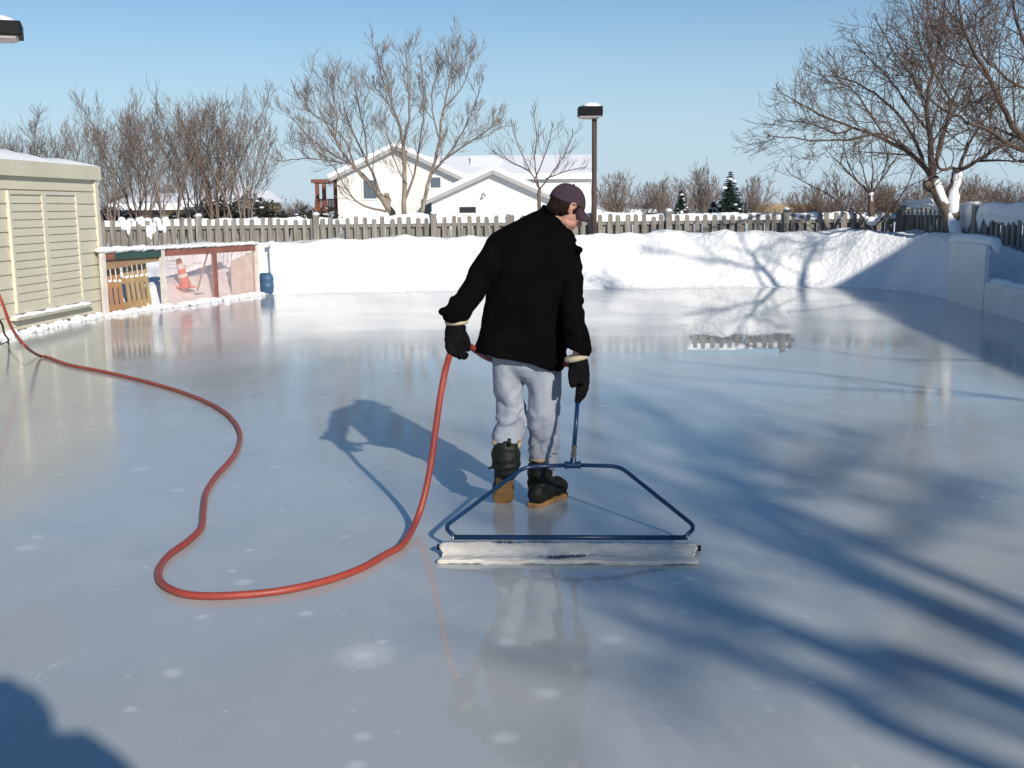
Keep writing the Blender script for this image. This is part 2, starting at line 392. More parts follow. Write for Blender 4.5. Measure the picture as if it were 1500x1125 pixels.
# each: point, bank height, width over which it rises, lumpiness
edge = [
    (ext(shedB, shedA, -4.5), .15, .3, .03), (shedA, .10, .25, .05), (shedB, .12, .25, .06), (G(240, 451), .16, .3, .06),
    (G(318, 441), .30, .5, .07), (G(378, 433), .45, .7, .07), (G(385, 431.5), .10, .9, .03), (G(395, 430.6), .12, .9, .03), (G(398, 430), .92, .3, .03), (G(520, 428), .96, .8, .06),
    (G(640, 426), .97, .9, .06), (G(870, 423.5), 1.0, .9, .045), (G(1040, 421.5), 1.01, 1.0, .06), (G(1140, 420.5), 1.01, 1.15, .06), (G(1215, 421), 1.0, 1.15, .05),
    (G(1285, 423), .99, .9, .05), (G(1340, 428.5), .98, .7, .03), (rA, .97, .5, .03), (G(1442, 454), .9, .9, .03), (rB, 1.22, 1.5, .04),
    (ext(rA, rB, 9), 1.2, 1.5, .05), (ext(rA, rB, -4.5), 1.1, 1.5, .05)]
poly = [e[0].to_2d() for e in edge]
def edge_info(x, y):
    """signed distance outside the ice outline and the interpolated bank profile"""
    q = Vector((x, y)); best = 1e9; info = None; inside = False; n = len(poly)
    for i in range(n):
        a = poly[i]; b = poly[(i+1) % n]; ab = b - a
        t = max(0, min(1, (q - a).dot(ab) / ab.length_squared)); d = (q - (a + ab * t)).length
        if d < best:
            best = d; e0, e1 = edge[i], edge[(i+1) % n]
            info = tuple(e0[k] + (e1[k] - e0[k]) * t for k in (1, 2, 3)) + (i,)
        if (a.y > y) != (b.y > y) and x < (b.x - a.x) * (y - a.y) / (b.y - a.y) + a.x: inside = not inside
    return (-best if inside else best), info
def sst(t): t = max(0, min(1, t)); return t * t * (3 - 2 * t)
def snow_z(x, y):
    d, (H, wd, lump, seg) = edge_info(x, y)
    wob = 0.05 * noise.noise(Vector((x * 1.7, y * 1.7, 3))) + 0.02 * noise.noise(Vector((x * 6, y * 6, 1)))
    dd = d + wob * (0.5 if seg > 6 else 1.6)
    if dd < -0.02: return -0.25 * min(1, -dd * 4) - 0.02
    z = H * (sst(min(1, dd / wd * .62 + .0)) / sst(.62) if dd < wd else 1.0) if seg > 6 else H * sst(dd / wd)
    z = min(z, H)
    l = lump * (1.4 * noise.noise(Vector((x * 1.1, y * 1.1, 0))) + .8 * noise.noise(Vector((x * 3.1, y * 3.1, z * 2))) + .35 * noise.noise(Vector((x * 8, y * 8, 5))))
    z += l * min(1, dd / .25) * 1.2
    if seg > 6: z += .05 * math.exp(-((dd - wd) / .5) ** 2)
    # heaps behind the plastic boards
    if seg in (3, 4, 5) and dd > .35: z += (.10 if seg != 5 else 0) * 1 + (.06 + .28 * noise.noise(Vector((x * 1.6, y * 1.6, 9)))) * sst((dd - .35) / .5) * (1 if y > 18.0 else max(0, (y - 17.3) / .7))
    if seg == 2 and dd > .3: z += .05
    if dd > 2.5: z = z + (0.62 - z) * sst((dd - 2.5) / 3)
    # scooped hollow behind the end of the tall panel at the right
    g0 = HOLLOW
    z -= 0.75 * math.exp(-(((x - g0.x) / .45) ** 2 + ((y - g0.y) / 1.2) ** 2)) 
    return max(z, 0.004) if dd > 0 else z
HOLLOW = Vector((8.35, 17.9, 0))

def axis(lo, hi, parts):
    out = []; v = lo
    while v < hi:
        out.append(v); st = 0.6
        for a, b, s in parts:
            if a <= v < b: st = s; break
        v += st
    out.append(hi); return out
xs = axis(-24, 26, [(-8.5, -3.5, .1), (-3.5, 9.8, .085), (9.8, 14, .25)])
ys = axis(-10, 33, [(7, 16.5, .2), (16.5, 20.0, .1), (20.0, 24.0, .06), (24, 27.5, .15)])
mb = MB(); nx = len(xs)
mb.v = [(x, y, snow_z(x, y)) for y in ys for x in xs]
for j in range(len(ys) - 1):
    for i in range(nx - 1):
        q = (j*nx + i, j*nx + i + 1, (j+1)*nx + i + 1, (j+1)*nx + i)
        if max(mb.v[k][2] for k in q) > -0.2: mb.f.append(q)
sg = mb.build('snow_bank', M_snow, smooth=True); tag(sg, 'ploughed snow banked up all round the rink', kind='structure')
# far snowy ground
mb = MB()
B = 1500
mb.add([(-B, -B, .5), (B, -B, .5), (B, -10, .5), (-B, -10, .5)], [(0, 1, 2, 3)])
mb.add([(-B, 33, .62), (B, 33, .62), (B, B, .62), (-B, B, .62)], [(0, 1, 2, 3)])
mb.add([(-B, -10, .55), (-24, -10, .55), (-24, 33, .55), (-B, 33, .55)], [(0, 1, 2, 3)])
mb.add([(26, -10, .55), (B, -10, .55), (B, 33, .55), (26, 33, .55)], [(0, 1, 2, 3)])
tag(mb.build('snow_field', M_snow), 'flat snow covered ground reaching to the horizon', kind='structure')
# the ice: one sheet, its edge pushed a little under the snow
cen = Vector((sum(p.x for p in poly) / len(poly), sum(p.y for p in poly) / len(poly)))
mb = MB(); mb.add([(*(p + (p - cen).normalized() * .35), 0.0) for p in poly], [tuple(range(len(poly)))])
ice = mb.build('ice', M_ice, recalc=True); tag(ice, 'wet grey blue rink ice with pale air bubbles', kind='structure')
if ice.data.polygons[0].normal.z < 0: ice.data.flip_normals()

# ------------------------------------------------------------------ generic tree
class Tree:
    def __init__(s, seed, twig_r=.006, ntw=1.0):
        s.rng = random.Random(seed); s.trunk = MB(); s.crown = MB(); s.twig_r = twig_r; s.ntw = ntw; s.count = 0
    def branch(s, p, d, L, r, level, up=.25, spread=.6, wob=.16, maxlev=3, bmul=1.0):
        rng = s.rng; n = 3 if level >= maxlev - 1 else 5
        ns = 4 if level < maxlev else 3
        pts = [p.copy()]; dirs = [d.copy()]
        for i in range(ns):
            d = (d + Vector((rng.gauss(0, wob), rng.gauss(0, wob), rng.gauss(0, wob) + up * .25))).normalized()
            pts.append(pts[-1] + d * (L / ns)); dirs.append(d.copy())
        rr = [max(s.twig_r, r * (1 - .78 * i / ns)) for i in range(ns + 1)]
        rr[-1] = max(s.twig_r * .6, rr[-1] * .7)
        s.crown.tube(pts, rr, n=3 if r < .02 else 5, cap=False); s.count += 1
        if level >= maxlev: return
        nb = max(2, int(round((6 if level == 0 else 5.5 if level == 1 else 4.5) * s.ntw * bmul + rng.random())))
        for k in range(nb):
            t = .22 + .76 * (k + rng.random()) / nb
            i = min(ns - 1, int(t * ns)); q = pts[i].lerp(pts[i+1], t * ns - i)
            dd = dirs[i+1]; o = dd.orthogonal().normalized(); o.rotate(Matrix.Rotation(rng.random() * 6.283, 3, dd))
            nd = (dd + o * (spread * (.7 + .6 * rng.random())) + Vector((0, 0, up * .5))).normalized()
            s.branch(q, nd, L * (.50 + .34 * rng.random()) * (1 - .3 * t), rr[i] * .5, level + 1, up, spread, wob, maxlev, bmul)
    def limb(s, pts, r0, r1, start=.35, nb=9, L=1.0, lev=1, up=.3, spread=.8, maxlev=3, n=7, intrunk=False, tipgrow=True):
        """a traced limb, with side branches grown along it"""
        rng = s.rng; c = catmull(pts, 4); m = len(c)
        for i in range(1, m - 1):
            c[i] = c[i] + Vector([rng.gauss(0, .012 * L) for _ in range(3)])
        rr = [r0 * (1 if intrunk else .72) + (r1 * (1 if intrunk else .8) - r0 * (1 if intrunk else .72)) * (i / (m - 1)) ** .7 for i in range(m)]
        (s.trunk if intrunk else s.crown).tube(c, rr, n=n)
        for k in range(nb):
            t = start + (1 - start) * (k + rng.random()) / nb
            i = min(m - 2, int(t * (m - 1))); q = c[i].lerp(c[i+1], t * (m - 1) - i)
            dd = (c[i+1] - c[i]).normalized(); o = dd.orthogonal().normalized(); o.rotate(Matrix.Rotation(rng.random() * 6.283, 3, dd))
            nd = (dd * .9 + o * spread + Vector((0, 0, up * .6))).normalized()
            s.branch(q, nd, L * (.55 + .9 * rng.random()) * (1.2 - .5 * t), max(s.twig_r * 1.4, min(.022, rr[i] * .45)), lev, up * .8, .72, .10, maxlev)
        if tipgrow:
            s.branch(c[-1], (c[-1] - c[-2]).normalized(), L * .3, r1, lev, up, .6, .15, maxlev)
        return c, rr
    def snow(s, c, rr, a, b, off=Vector((-.35, -.75, .35)), k=.8):
        pass
    def build(s, name, base, label, cat='tree', group=None, mt=M_bark, mc=M_twig, extra=None):
        e = empty(name, base, label, cat, group)
        if s.trunk.v: s.trunk.build('trunk', mt, e, smooth=True)
        s.crown.build('crown', mc, e, smooth=True)
        if extra: extra[0].build(extra[1], extra[2], e, smooth=True)
        return e
def copy_tree(o, loc, rz, sc, label=None, group=None, mats=None):
    r = o.copy(); C.objects.link(r); r.location = loc; r.rotation_euler = (0, 0, rz); r.scale = (sc[0], sc[0], sc[1])
    if label: r['label'] = label
    if group: r['group'] = group
    for ch in list(o.children):
        c = ch.copy(); C.objects.link(c); c.parent = r
        c.matrix_parent_inverse = ch.matrix_parent_inverse.copy()
    return r
def tr(pts, Y, jit, rng):
    """pixels to points round the plane Y, with real depth spread"""
    out = []; y = Y
    sgn = rng.choice((-1, 1)) * jit
    for i, (a, b) in enumerate(pts):
        out.append(P(a, b, Y + sgn * i / max(1, len(pts) - 1)))
    return out
def GZ(px, Y, z): 
    g = P(px, 310, Y); return Vector((g.x, Y, z))

# left leaning tree in front of the white house
rg = random.Random(3)
t = Tree(11, .0045, .8)
Y = 33
t.limb([GZ(580, Y, .5), P(576, 318, Y), P(566, 300, Y), P(552, 280, Y)], .12, .09, nb=0, intrunk=True, tipgrow=False)
t.limb([P(568, 305, Y), P(567, 283, Y)], .085, .075, nb=0, intrunk=True, tipgrow=False)
for pts, j, r in (([(552,280),(530,258),(508,232),(488,200),(470,165),(455,128)], .9, .10), ([(552,281),(524,248),(488,226),(455,203),(428,172)], -1.2, .085),
               ([(558,290),(545,252),(526,214),(508,172),(498,128)], 1.4, .09), ([(520,245),(505,205),(480,180),(455,165),(447,148)], -.8, .05),
               ([(566,310),(525,298),(503,268),(482,236),(458,216)], .8, .06), ([(538,240),(535,200),(528,165),(520,125)], -1.2, .05), ([(490,205),(494,165),(484,125)], .5, .04),
               ([(515,240),(480,235),(445,232),(415,236)], .6, .04)):
    t.limb(tr(pts, Y, j, rg), r * .85, .014, start=.22, nb=12, L=.85, lev=1, up=.42, spread=.8)
t.build('bare_tree', GZ(578, Y, .5), 'bare tree leaning left before the white house, limbs spread over the red deck', mt=M_bark_pale, mc=M_twig_pale)
# tall tree beside it
t = Tree(12, .0045, .8); Y = 32
t.limb([GZ(593, Y, .5), P(592, 300, Y), P(592, 255, Y), P(591, 215, Y)], .085, .055, nb=3, start=.6, L=.7, intrunk=True, tipgrow=False)
t.limb([GZ(612, Y, .5), P(617, 318, Y), P(626, 272, Y), P(640, 225, Y), P(648, 170, Y)], .08, .035, nb=5, start=.5, L=.8, intrunk=True, tipgrow=False)
for pts, j, r in (([(591,215),(584,180),(572,145),(559,112),(553,80)], .8, .06), ([(591,215),(600,160),(597,115),(595,75)], -.8, .06),
               ([(594,290),(607,255),(614,212),(621,160),(617,95)], 1.2, .06), ([(648,170),(655,135),(661,105),(662,78)], .3, .05),
               ([(632,255),(662,218),(688,172),(704,128)], -1.2, .055), ([(645,238),(690,207),(722,186)], .9, .045), ([(584,180),(568,150),(552,132)], -.5, .035),
               ([(642,200),(632,150),(640,105)], -.8, .04), ([(650,160),(675,130),(690,95)], .9, .04), ([(596,270),(580,240),(566,190)], .9, .03)):
    t.limb(tr(pts, Y, j, rg), r, .014, start=.18, nb=11, L=.8, lev=1, up=.45, spread=.75)
t.build('bare_tree', GZ(600, Y, .5), 'tallest bare tree before the white house, straight stems rising above its roof', mt=M_bark_pale, mc=M_twig_pale)
# small tree right of it
t = Tree(13, .0045); Y = 31
t.limb([GZ(792, Y, .5), P(790, 300, Y), P(790, 276, Y)], .06, .05, nb=0, intrunk=True, tipgrow=False)
for pts, j in (([(790,276),(776,250),(760,216),(750,185)], .6), ([(790,276),(783,238),(786,200),(782,166)], -.4), ([(790,278),(808,255),(825,230),(838,200)], .5),
               ([(783,262),(800,222),(808,190)], .6), ([(776,250),(750,238),(730,226)], -.5), ([(800,262),(826,252),(850,246)], -.5)):
    t.limb(tr(pts, Y, j, rg), .032, .01, start=.2, nb=6, L=.6, lev=2, up=.5, spread=.7)
t.build('bare_tree', GZ(790, Y, .5), 'small slender bare tree in front of the garage gable, left of the man\'s cap', mt=M_bark, mc=M_twig)

# big tree with snow plastered trunk, right
t = Tree(14, .0034, .85); Y = 20.6
c1, r1 = t.limb([GZ(1400, Y, .5), P(1396, 345, Y), P(1390, 318, Y), P(1378, 290, Y), P(1366, 262, Y)], .155, .11, nb=0, intrunk=True, tipgrow=False, n=12)
c2, r2 = t.limb([P(1393, 322, Y), P(1395, 295, Y), P(1399, 270, Y), P(1403, 252, Y+.1)], .145, .10, nb=0, intrunk=True, tipgrow=False, n=12)
c3, r3 = t.limb([P(1374, 284, Y), P(1362, 275, Y), P(1357, 270, Y-.1)], .085, .075, nb=0, intrunk=True, tipgrow=False, n=10)
for pts, j, r in (([(1366,262),(1342,232),(1302,207),(1250,187),(1200,167),(1152,140)], .9, .085), ([(1334,222),(1290,196),(1240,205),(1190,206),(1138,200)], -1.0, .05),
               ([(1366,262),(1362,205),(1357,155),(1368,100),(1380,42),(1388,-30)], -1.0, .10), ([(1358,155),(1340,118),(1312,80),(1288,38)], .9, .05),
               ([(1368,250),(1384,192),(1400,135),(1424,80),(1440,20)], 1.2, .07), ([(1352,238),(1330,185),(1290,145),(1250,120),(1195,108)], -1.3, .055),
               ([(1360,190),(1330,155),(1300,112),(1268,80)], 1.4, .045), ([(1403,252),(1430,236),(1462,215),(1508,190)], .5, .07), ([(1403,252),(1420,210),(1450,165),(1490,130)], -1.0, .06),
               ([(1403,252),(1395,246),(1380,248),(1372,236),(1380,190),(1410,150)], 1.3, .06), ([(1300,206),(1270,160),(1245,128),(1215,120)], .6, .035), ([(1250,187),(1225,195),(1190,182),(1160,178)], -.5, .03),
               ([(1430,236),(1470,235),(1510,238)], -.9, .04), ([(1368,100),(1345,60),(1335,10)], .8, .04), ([(1395,150),(1370,110),(1350,70)], -.8, .035)):
    t.limb(tr(pts, Y, j, rg), r, .012, start=.12, nb=13, L=.78, lev=1, up=.22, spread=.85)
sn = MB()
def stick(c, rr, i0, i1, off, k):
    pts = []; rad = []
    for i in range(i0, i1 + 1):
        n1 = noise.noise(c[i] * 3.1); pts.append(c[i] + off * rr[i] * (.42 + .15 * n1)); rad.append(rr[i] * (k + .22 * n1) * (.55 if i in (i0, i1) else 1))
    sn.tube(pts, rad, n=10)
stick(c1, r1, 3, len(c1) - 1, Vector((.15, -.8, .25)), .74); stick(c2, r2, 1, len(c2) - 1, Vector((-.1, -.75, .2)), .86)
stick(c3, r3, 2, len(c3) - 2, Vector((-.1, -.2, .8)), .7)
t.build('snowy_tree', GZ(1398, Y, .5), 'big bare tree at the right whose forked trunk is plastered white with snow', extra=(sn, 'snow', M_snow_cap))
# small tree left of it
t = Tree(15, .0036); Y = 22.6
cA, rA_ = t.limb([GZ(1279, Y, .5), P(1277, 330, Y), P(1276, 305, Y), P(1276, 285, Y)], .085, .06, nb=0, intrunk=True, tipgrow=False)
for pts, j, r in (([(1276,285),(1252,262),(1232,242),(1214,224)], .6, .04), ([(1276,285),(1278,250),(1277,215)], -.3, .03), ([(1276,286),(1292,262),(1310,236),(1326,208)], .5, .035),
               ([(1275,332),(1256,311),(1230,299)], -.4, .035), ([(1280,332),(1308,303),(1332,265),(1340,240)], .4, .03), ([(1255,264),(1240,232),(1235,205)], .4, .02), ([(1232,300),(1208,282),(1180,268),(1160,256)], -.2, .018),
               ([(1276,285),(1262,245),(1258,212)], -.7, .025), ([(1290,264),(1300,230),(1296,205)], .6, .022)):
    t.limb(tr(pts, Y, j, rg), r, .009, start=.15, nb=8, L=.5, lev=2, up=.35, spread=.8)
sn = MB(); stick(cA, rA_, 2, len(cA) - 1, Vector((-.1, -.4, .2)), .7)
for p, r in ((P(1276, 284, Y-.03), .055), (P(1277, 324, Y-.08), .12), (P(1270, 320, Y-.1), .06), (P(1285, 321, Y-.1), .07), (P(1291, 316, Y-.1), .045), (P(1264, 316, Y-.1), .04)): sn.ell(p, (r, r*.7, r*.8))
t.build('snowy_tree', GZ(1277, Y, .5), 'small bare tree before the far fence with snow lodged in its low crotch', extra=(sn, 'snow', M_snow_cap))

# near tree at the right edge: limbs reach into the frame and its shadow falls on the far bank
t = Tree(16, .0032, .85); bx = Vector((8.9, 12.9, .5))
fork = bx + Vector((-.05, 0, 2.3))
t.limb([bx, bx + Vector((.03, .02, 1.1)), fork], .21, .16, nb=0, intrunk=True, tipgrow=False, n=12)
for pts, r in (([fork, P(1570, 235, 12.7), P(1496, 200, 12.3), P(1452, 122, 12.0), P(1412, 42, 11.8), P(1395, -50, 11.8)], .085),
            ([fork, P(1580, 150, 13.2), P(1520, 95, 13.4), P(1488, 30, 13.4), P(1478, -60, 13.3)], .075),
            ([P(1570, 235, 12.7), P(1510, 225, 12.0), P(1440, 188, 11.6), P(1398, 168, 11.4), P(1366, 150, 11.3)], .045),
            ([P(1545, 110, 13.0), P(1505, 130, 12.6), P(1450, 92, 12.3), P(1425, 50, 12.1)], .035),
            ([P(1452, 122, 12.0), P(1430, 100, 11.6), P(1404, 92, 11.4), P(1382, 78, 11.2)], .022),
            ([P(1560, 60, 13.5), P(1520, 20, 13.3), P(1500, -30, 13.2)], .04),
            ([P(1520, 222, 12.3), P(1490, 236, 12.1), P(1462, 210, 12.0)], .02)):
    t.limb(pts, r, .010, start=.3, nb=12, L=.75, lev=1, up=.25, spread=.8)
bk = lambda px, py: (lambda f: f)(next((CAM + ray(px, py) * (k / 1e5) for k in range(1150, 1600, 2) if (CAM + ray(px, py) * (k / 1e5)).z < snow_z(*(CAM + ray(px, py) * (k / 1e5)).to_2d())), G(px, py)))
def shl(seq): return [casts(bk(a, b), h) for a, b, h in seq]
for seq, r in (([(1137, 419, 3.9), (1118, 395, 4.6), (1100, 375, 5.3), (1084, 350, 6.3)], .085), ([(1130, 408, 4.4), (1085, 390, 5.0), (1030, 380, 5.7), (960, 368, 6.5)], .045),
               ([(1174, 419, 3.9), (1178, 395, 4.6), (1190, 370, 5.4), (1208, 350, 6.2)], .10), ([(1105, 380, 5.0), (1125, 362, 5.6), (1150, 350, 6.2)], .04)):
    q = shl(seq); t.limb([fork.lerp(q[0], .02)] + q, r * 1.4, .03, start=.35, nb=9, L=.9, lev=1, up=.3, spread=.8)
t.build('bare_tree', bx, 'bare tree at the right frame edge with only its dark reaching limbs in view', cat='tree')

# tree further back beside the house: thin branch shadows over the middle ice
t = Tree(17, .006); bx = Vector((8.0, 1.6, .6))
t.limb([bx, bx + Vector((0, 0, 1.4)), bx + Vector((-.05, -.1, 2.8))], .15, .11, nb=0, intrunk=True, tipgrow=False)
for seq, r in (([(1500, 586, 3.9), (1340, 566, 4.4), (1200, 548, 5.0), (1000, 530, 5.9)], .04), ([(1500, 586, 4.0), (1350, 575, 4.7), (1180, 566, 5.4), (960, 550, 6.2)], .035),
               ([(1480, 532, 4.2), (1320, 527, 4.8), (1190, 512, 5.3)], .04), ([(1360, 478, 5.6), (1240, 470, 6.2), (1120, 462, 6.8)], .035)):
    q = [casts(G(a, b), h) for a, b, h in seq]; t.limb([bx + Vector((-.05, -.1, 2.7))] + q, r * 1.5, .02, start=.45, nb=4, L=.5, lev=2, up=.2, spread=.6)
t.build('bare_tree', bx, 'slim bare tree outside the right frame throwing thin shadow lines across the middle ice')
# tree behind the camera: broad limb shadows lower right
t = Tree(18, .006, .8); bx = Vector((6.6, -6.0, .6)); fk = bx + Vector((0, 0, 2.6))
t.limb([bx, bx + Vector((0, 0, 1.3)), fk], .26, .20, nb=0, intrunk=True, tipgrow=False, n=10)
for seq, r in (([(1500, 1026, 4.5), (1260, 960, 5.0), (1055, 898, 5.5), (960, 880, 5.9)], .085), ([(1500, 950, 4.6), (1362, 885, 4.9), (1250, 835, 5.2), (1158, 782, 5.6), (1105, 725, 6.1), (1070, 650, 6.8)], .085),
               ([(1400, 905, 4.9), (1240, 845, 5.4), (1120, 790, 5.9), (1020, 730, 6.4), (940, 690, 7.0)], .05), ([(1420, 1105, 4.0), (1260, 1030, 4.5), (1107, 968, 5.0), (980, 925, 5.4)], .05),
               ([(1105, 725, 6.0), (1020, 650, 6.6), (950, 600, 7.3)], .05), ([(1158, 785, 5.5), (1200, 700, 6.3), (1260, 640, 7.0)], .04), ([(1300, 860, 5.0), (1330, 780, 5.7), (1420, 720, 6.3)], .035),
               ([(1100, 910, 5.4), (1010, 840, 6.0), (985, 790, 6.4)], .03)):
    q = [casts(G(a, b), h) for a, b, h in seq]; t.limb([fk.lerp(q[0], .0)] + q, r * 2.1, .05, start=.4, nb=7, L=1.2, lev=1, up=.25, spread=.75, maxlev=3)
t.build('bare_tree', bx, 'large bare tree behind the viewpoint that throws broad limb shadows over the near ice')

# copse of upright multi stemmed trees on the left
def vase(seed, H, stems, mt, mc, twr=.0052):
    t = Tree(seed, twr, .72); rg = t.rng
    for k in range(stems):
        a = 6.283 * (k + rg.random() * .6) / stems; lean = .10 + .34 * rg.random()
        b0 = Vector((math.cos(a) * .14, math.sin(a) * .14, 0)); h = H * (.70 + .30 * rg.random())
        top = Vector((math.cos(a) * lean * h, math.sin(a) * lean * h, h * .9))
        mid = b0.lerp(top, .45) + Vector((math.cos(a) * -.05 * h, math.sin(a) * -.05 * h, .02 * h))
        low = b0.lerp(mid, .35) + Vector((rg.gauss(0, .03), rg.gauss(0, .03), 0))
        t.limb([b0, low], .055, .042, nb=0, intrunk=True, tipgrow=False, n=6)
        t.limb([low, mid, mid.lerp(top, .5) + Vector((rg.gauss(0, .1), rg.gauss(0, .1), 0)), top], .056, .012, start=.05, nb=11, L=1.15, lev=1, up=.5, spread=.7, n=5)
    return t
vt = [vase(31, 4.6, 6, 0, 0), vase(32, 4.6, 7, 0, 0), vase(33, 4.6, 5, 0, 0)]
protos = []
spots = [(-30, 36, 4.0, 0, 'ochre twigged tree at the left frame edge behind the shed roof'),
         (45, 37, 4.3, 1, 'bare tree over the left half of the shed roof, leftmost of the copse'), (112, 38, 4.3, 2, 'bare tree just behind the snowy right end of the shed roof'),
         (162, 34.5, 4.0, 0, 'pale stemmed tree rising right beside the shed corner'), (205, 37, 4.9, 1, 'second bare tree to the right of the shed corner'),
         (246, 35, 4.6, 2, 'thicket stemmed tree above the pallets, third from the shed corner'), (288, 38, 4.7, 0, 'bare tree above the middle post of the plastic boards'),
         (318, 36, 5.1, 1, 'tallest tree of the left copse, standing just left of the tan gable end'), (356, 35.5, 4.7, 2, 'rightmost tree of the left copse, wide thin branches towards the leaning tree')]
vm = [(M_bark_pale, M_twig_pale), (M_bark, M_twig_red), (M_bark_pale, M_twig_pale)]
first = {}
for i, (px, Y, H, k, lab) in enumerate(spots):
    loc = GZ(px, Y, .55); s = H / 4.75
    if k not in first:
        for q in (vt[k].trunk, vt[k].crown): q.v = [(v[0] + 0, v[1], v[2]) for v in q.v]
        e = bpy.data.objects.new('copse_tree', None); C.objects.link(e); tag(e, lab, 'tree', 'upright bare trees of the left copse')
        e.location = loc; e.scale = (s, s, s); e.rotation_euler = (0, 0, i * 1.3)
        for nm, q, mm in (('trunk', vt[k].trunk, vm[k][0]), ('crown', vt[k].crown, vm[k][1])):
            o = q.build(nm, mm, None, smooth=True); o.parent = e
        first[k] = e
    else: copy_tree(first[k], loc, i * 1.3, (s, s), lab)
# thin far shrubs on the horizon
def shrub(seed, H=3.0, stems=22, W=1.3):
    t = Tree(seed, .0095); rg = t.rng
    for k in range(stems):
        a = rg.random() * 6.283; rr = W * rg.random() ** .6
        b0 = Vector((math.cos(a) * rr * .45, math.sin(a) * rr * .45, 0)); hh = H * (.62 + .3 * rg.random()) * (1.12 - .42 * (rr / W) ** 2)
        t.limb([b0, b0 + Vector((math.cos(a) * rr * .4, math.sin(a) * rr * .4, hh * .45)), b0 + Vector((math.cos(a) * rr, math.sin(a) * rr, hh))], .035, .014, start=.05, nb=11, L=.75, lev=2, up=.35, spread=.85, n=4)
    return t
sh = [shrub(41), shrub(42, 3.0, 12, .55), shrub(43, 3.0, 30, 2.0)]
sfirst = {}
sspots = [(905, 70, 2.9, 0, M_twig_red, 'round bare shrub right of the lamp post on the skyline'), (968, 75, 3.0, 1, 0, 'bare shrub left of the small spruce on the skyline'), (950, 90, 2.7, 0, 0, 'low bare shrub between the round shrub and the small spruce'),
          (1025, 80, 4.0, 1, 0, 'slim upright poplar like sapling between the two spruces'), (1105, 70, 2.6, 0, 0, 'bare shrub just right of the dark spruce on the skyline'),
          (1010, 85, 2.9, 2, 0, 'bare shrub behind the small spruce'),
          (1190, 62, 2.1, 2, 0, 'low reddish shrub left of the small snowy tree'), (1240, 60, 2.5, 2, 0, 'broad shrub behind the small snowy tree'), (1290, 64, 2.2, 2, 0, 'shrub right behind the small snowy tree'),
          (1335, 60, 2.3, 2, 0, 'shrub left behind the plastered trunk'), (1385, 66, 2.5, 2, 0, 'shrub directly behind the plastered trunk'), (1425, 60, 2.3, 0, 0, 'dense shrub right of the plastered trunk'), (1470, 64, 2.1, 2, 0, 'second shrub right of the plastered trunk'), (1505, 60, 2.5, 2, 0, 'shrub at the right frame edge over the fence'),
          (410, 62, 1.6, 2, 0, 'low brown shrub left of the red deck'), (450, 66, 1.5, 2, 0, 'low brown shrub close against the red deck'), (170, 55, 2.2, 2, 0, 'russet undergrowth shrub right of the shed corner'), (235, 56, 2.4, 2, 0, 'russet undergrowth shrub above the pallets')]
for i, (px, Y, H, k, _, lab) in enumerate(sspots):
    loc = GZ(px, Y, .6); s = H / 3.0
    if k not in sfirst:
        e = bpy.data.objects.new('bare_shrub', None); C.objects.link(e); tag(e, lab, 'shrub', 'bare shrubs on the skyline')
        e.location = loc; e.scale = (s, s, s)
        o = sh[k].crown.build('branches', M_twig_red if k != 1 else M_twig_pale, None, smooth=True); o.parent = e
        sfirst[k] = e
    else: copy_tree(sfirst[k], loc, i * 1.7, (s, s), lab)

# evergreens
def spruce(loc, H, W, seed, name, label, snowy=True, group=None):
    rg = random.Random(seed); f = MB(); s = MB(); tk = MB()
    tk.tube([loc, loc + Vector((0, 0, H * .97))], [H * .025, .01], n=6)
    nl = 26
    for i in range(nl):
        z = H * (.04 + .95 * i / nl); L = W * (1 - i / nl) ** .85 + .04
        nb = max(5, int(13 * (1 - i / nl) + 4))
        for k in range(nb):
            a = 6.283 * (k + rg.random()) / nb; l = L * (.65 + .45 * rg.random())
            d = Vector((math.cos(a), math.sin(a), 0)); side = Vector((-d.y, d.x, 0)); p0 = loc + Vector((0, 0, z))
            for q in range(9):
                u = (q + rg.random()) / 9; c = p0 + d * (l * u) + Vector((0, 0, -.30 * l * u + .12 * l * u * u))
                for sg_ in (-1, 1):
                    wdt = .34 * l * (1.1 - u) + .05
                    e1 = c + side * sg_ * wdt + d * wdt * .6 + Vector((0, 0, rg.gauss(-.05, .05) * l))
                    t_ = .05 * H / 4
                    f.add([c + d * t_, c - d * t_, e1], [(0, 1, 2)]); f.add([c + Vector((0, 0, t_)), c - Vector((0, 0, t_)), e1 - Vector((0, 0, .03))], [(0, 1, 2)])
            if snowy and i < nl - 3 and rg.random() < .12:
                c = p0 + d * l * .8 + Vector((0, 0, -.14 * l)); r = .035 * H * (.5 + rg.random() * .7); s.ell(c, (r * 1.5, r * 1.5, r * .7), nu=7, nv=5)
    e = empty(name, loc, label, 'spruce' if 'spruce' in name else 'shrub', group)
    tk.build('trunk', M_bark, e); f.build('needles', M_needle, e)
    if s.v: s.build('snow', M_snow_cap, e, smooth=True)
spruce(GZ(1069, 60, .5), 3.0, 1.15, 51, 'spruce_tree', 'dark green spruce dotted with snow on the skyline, the larger one')
spruce(GZ(997, 62, .5), 2.05, .55, 52, 'spruce_tree', 'small dark spruce on the skyline left of the larger one')
spruce(GZ(1045, 61, .5), 1.35, .8, 53, 'spruce_tree', 'short squat evergreen tucked against the left of the larger spruce')
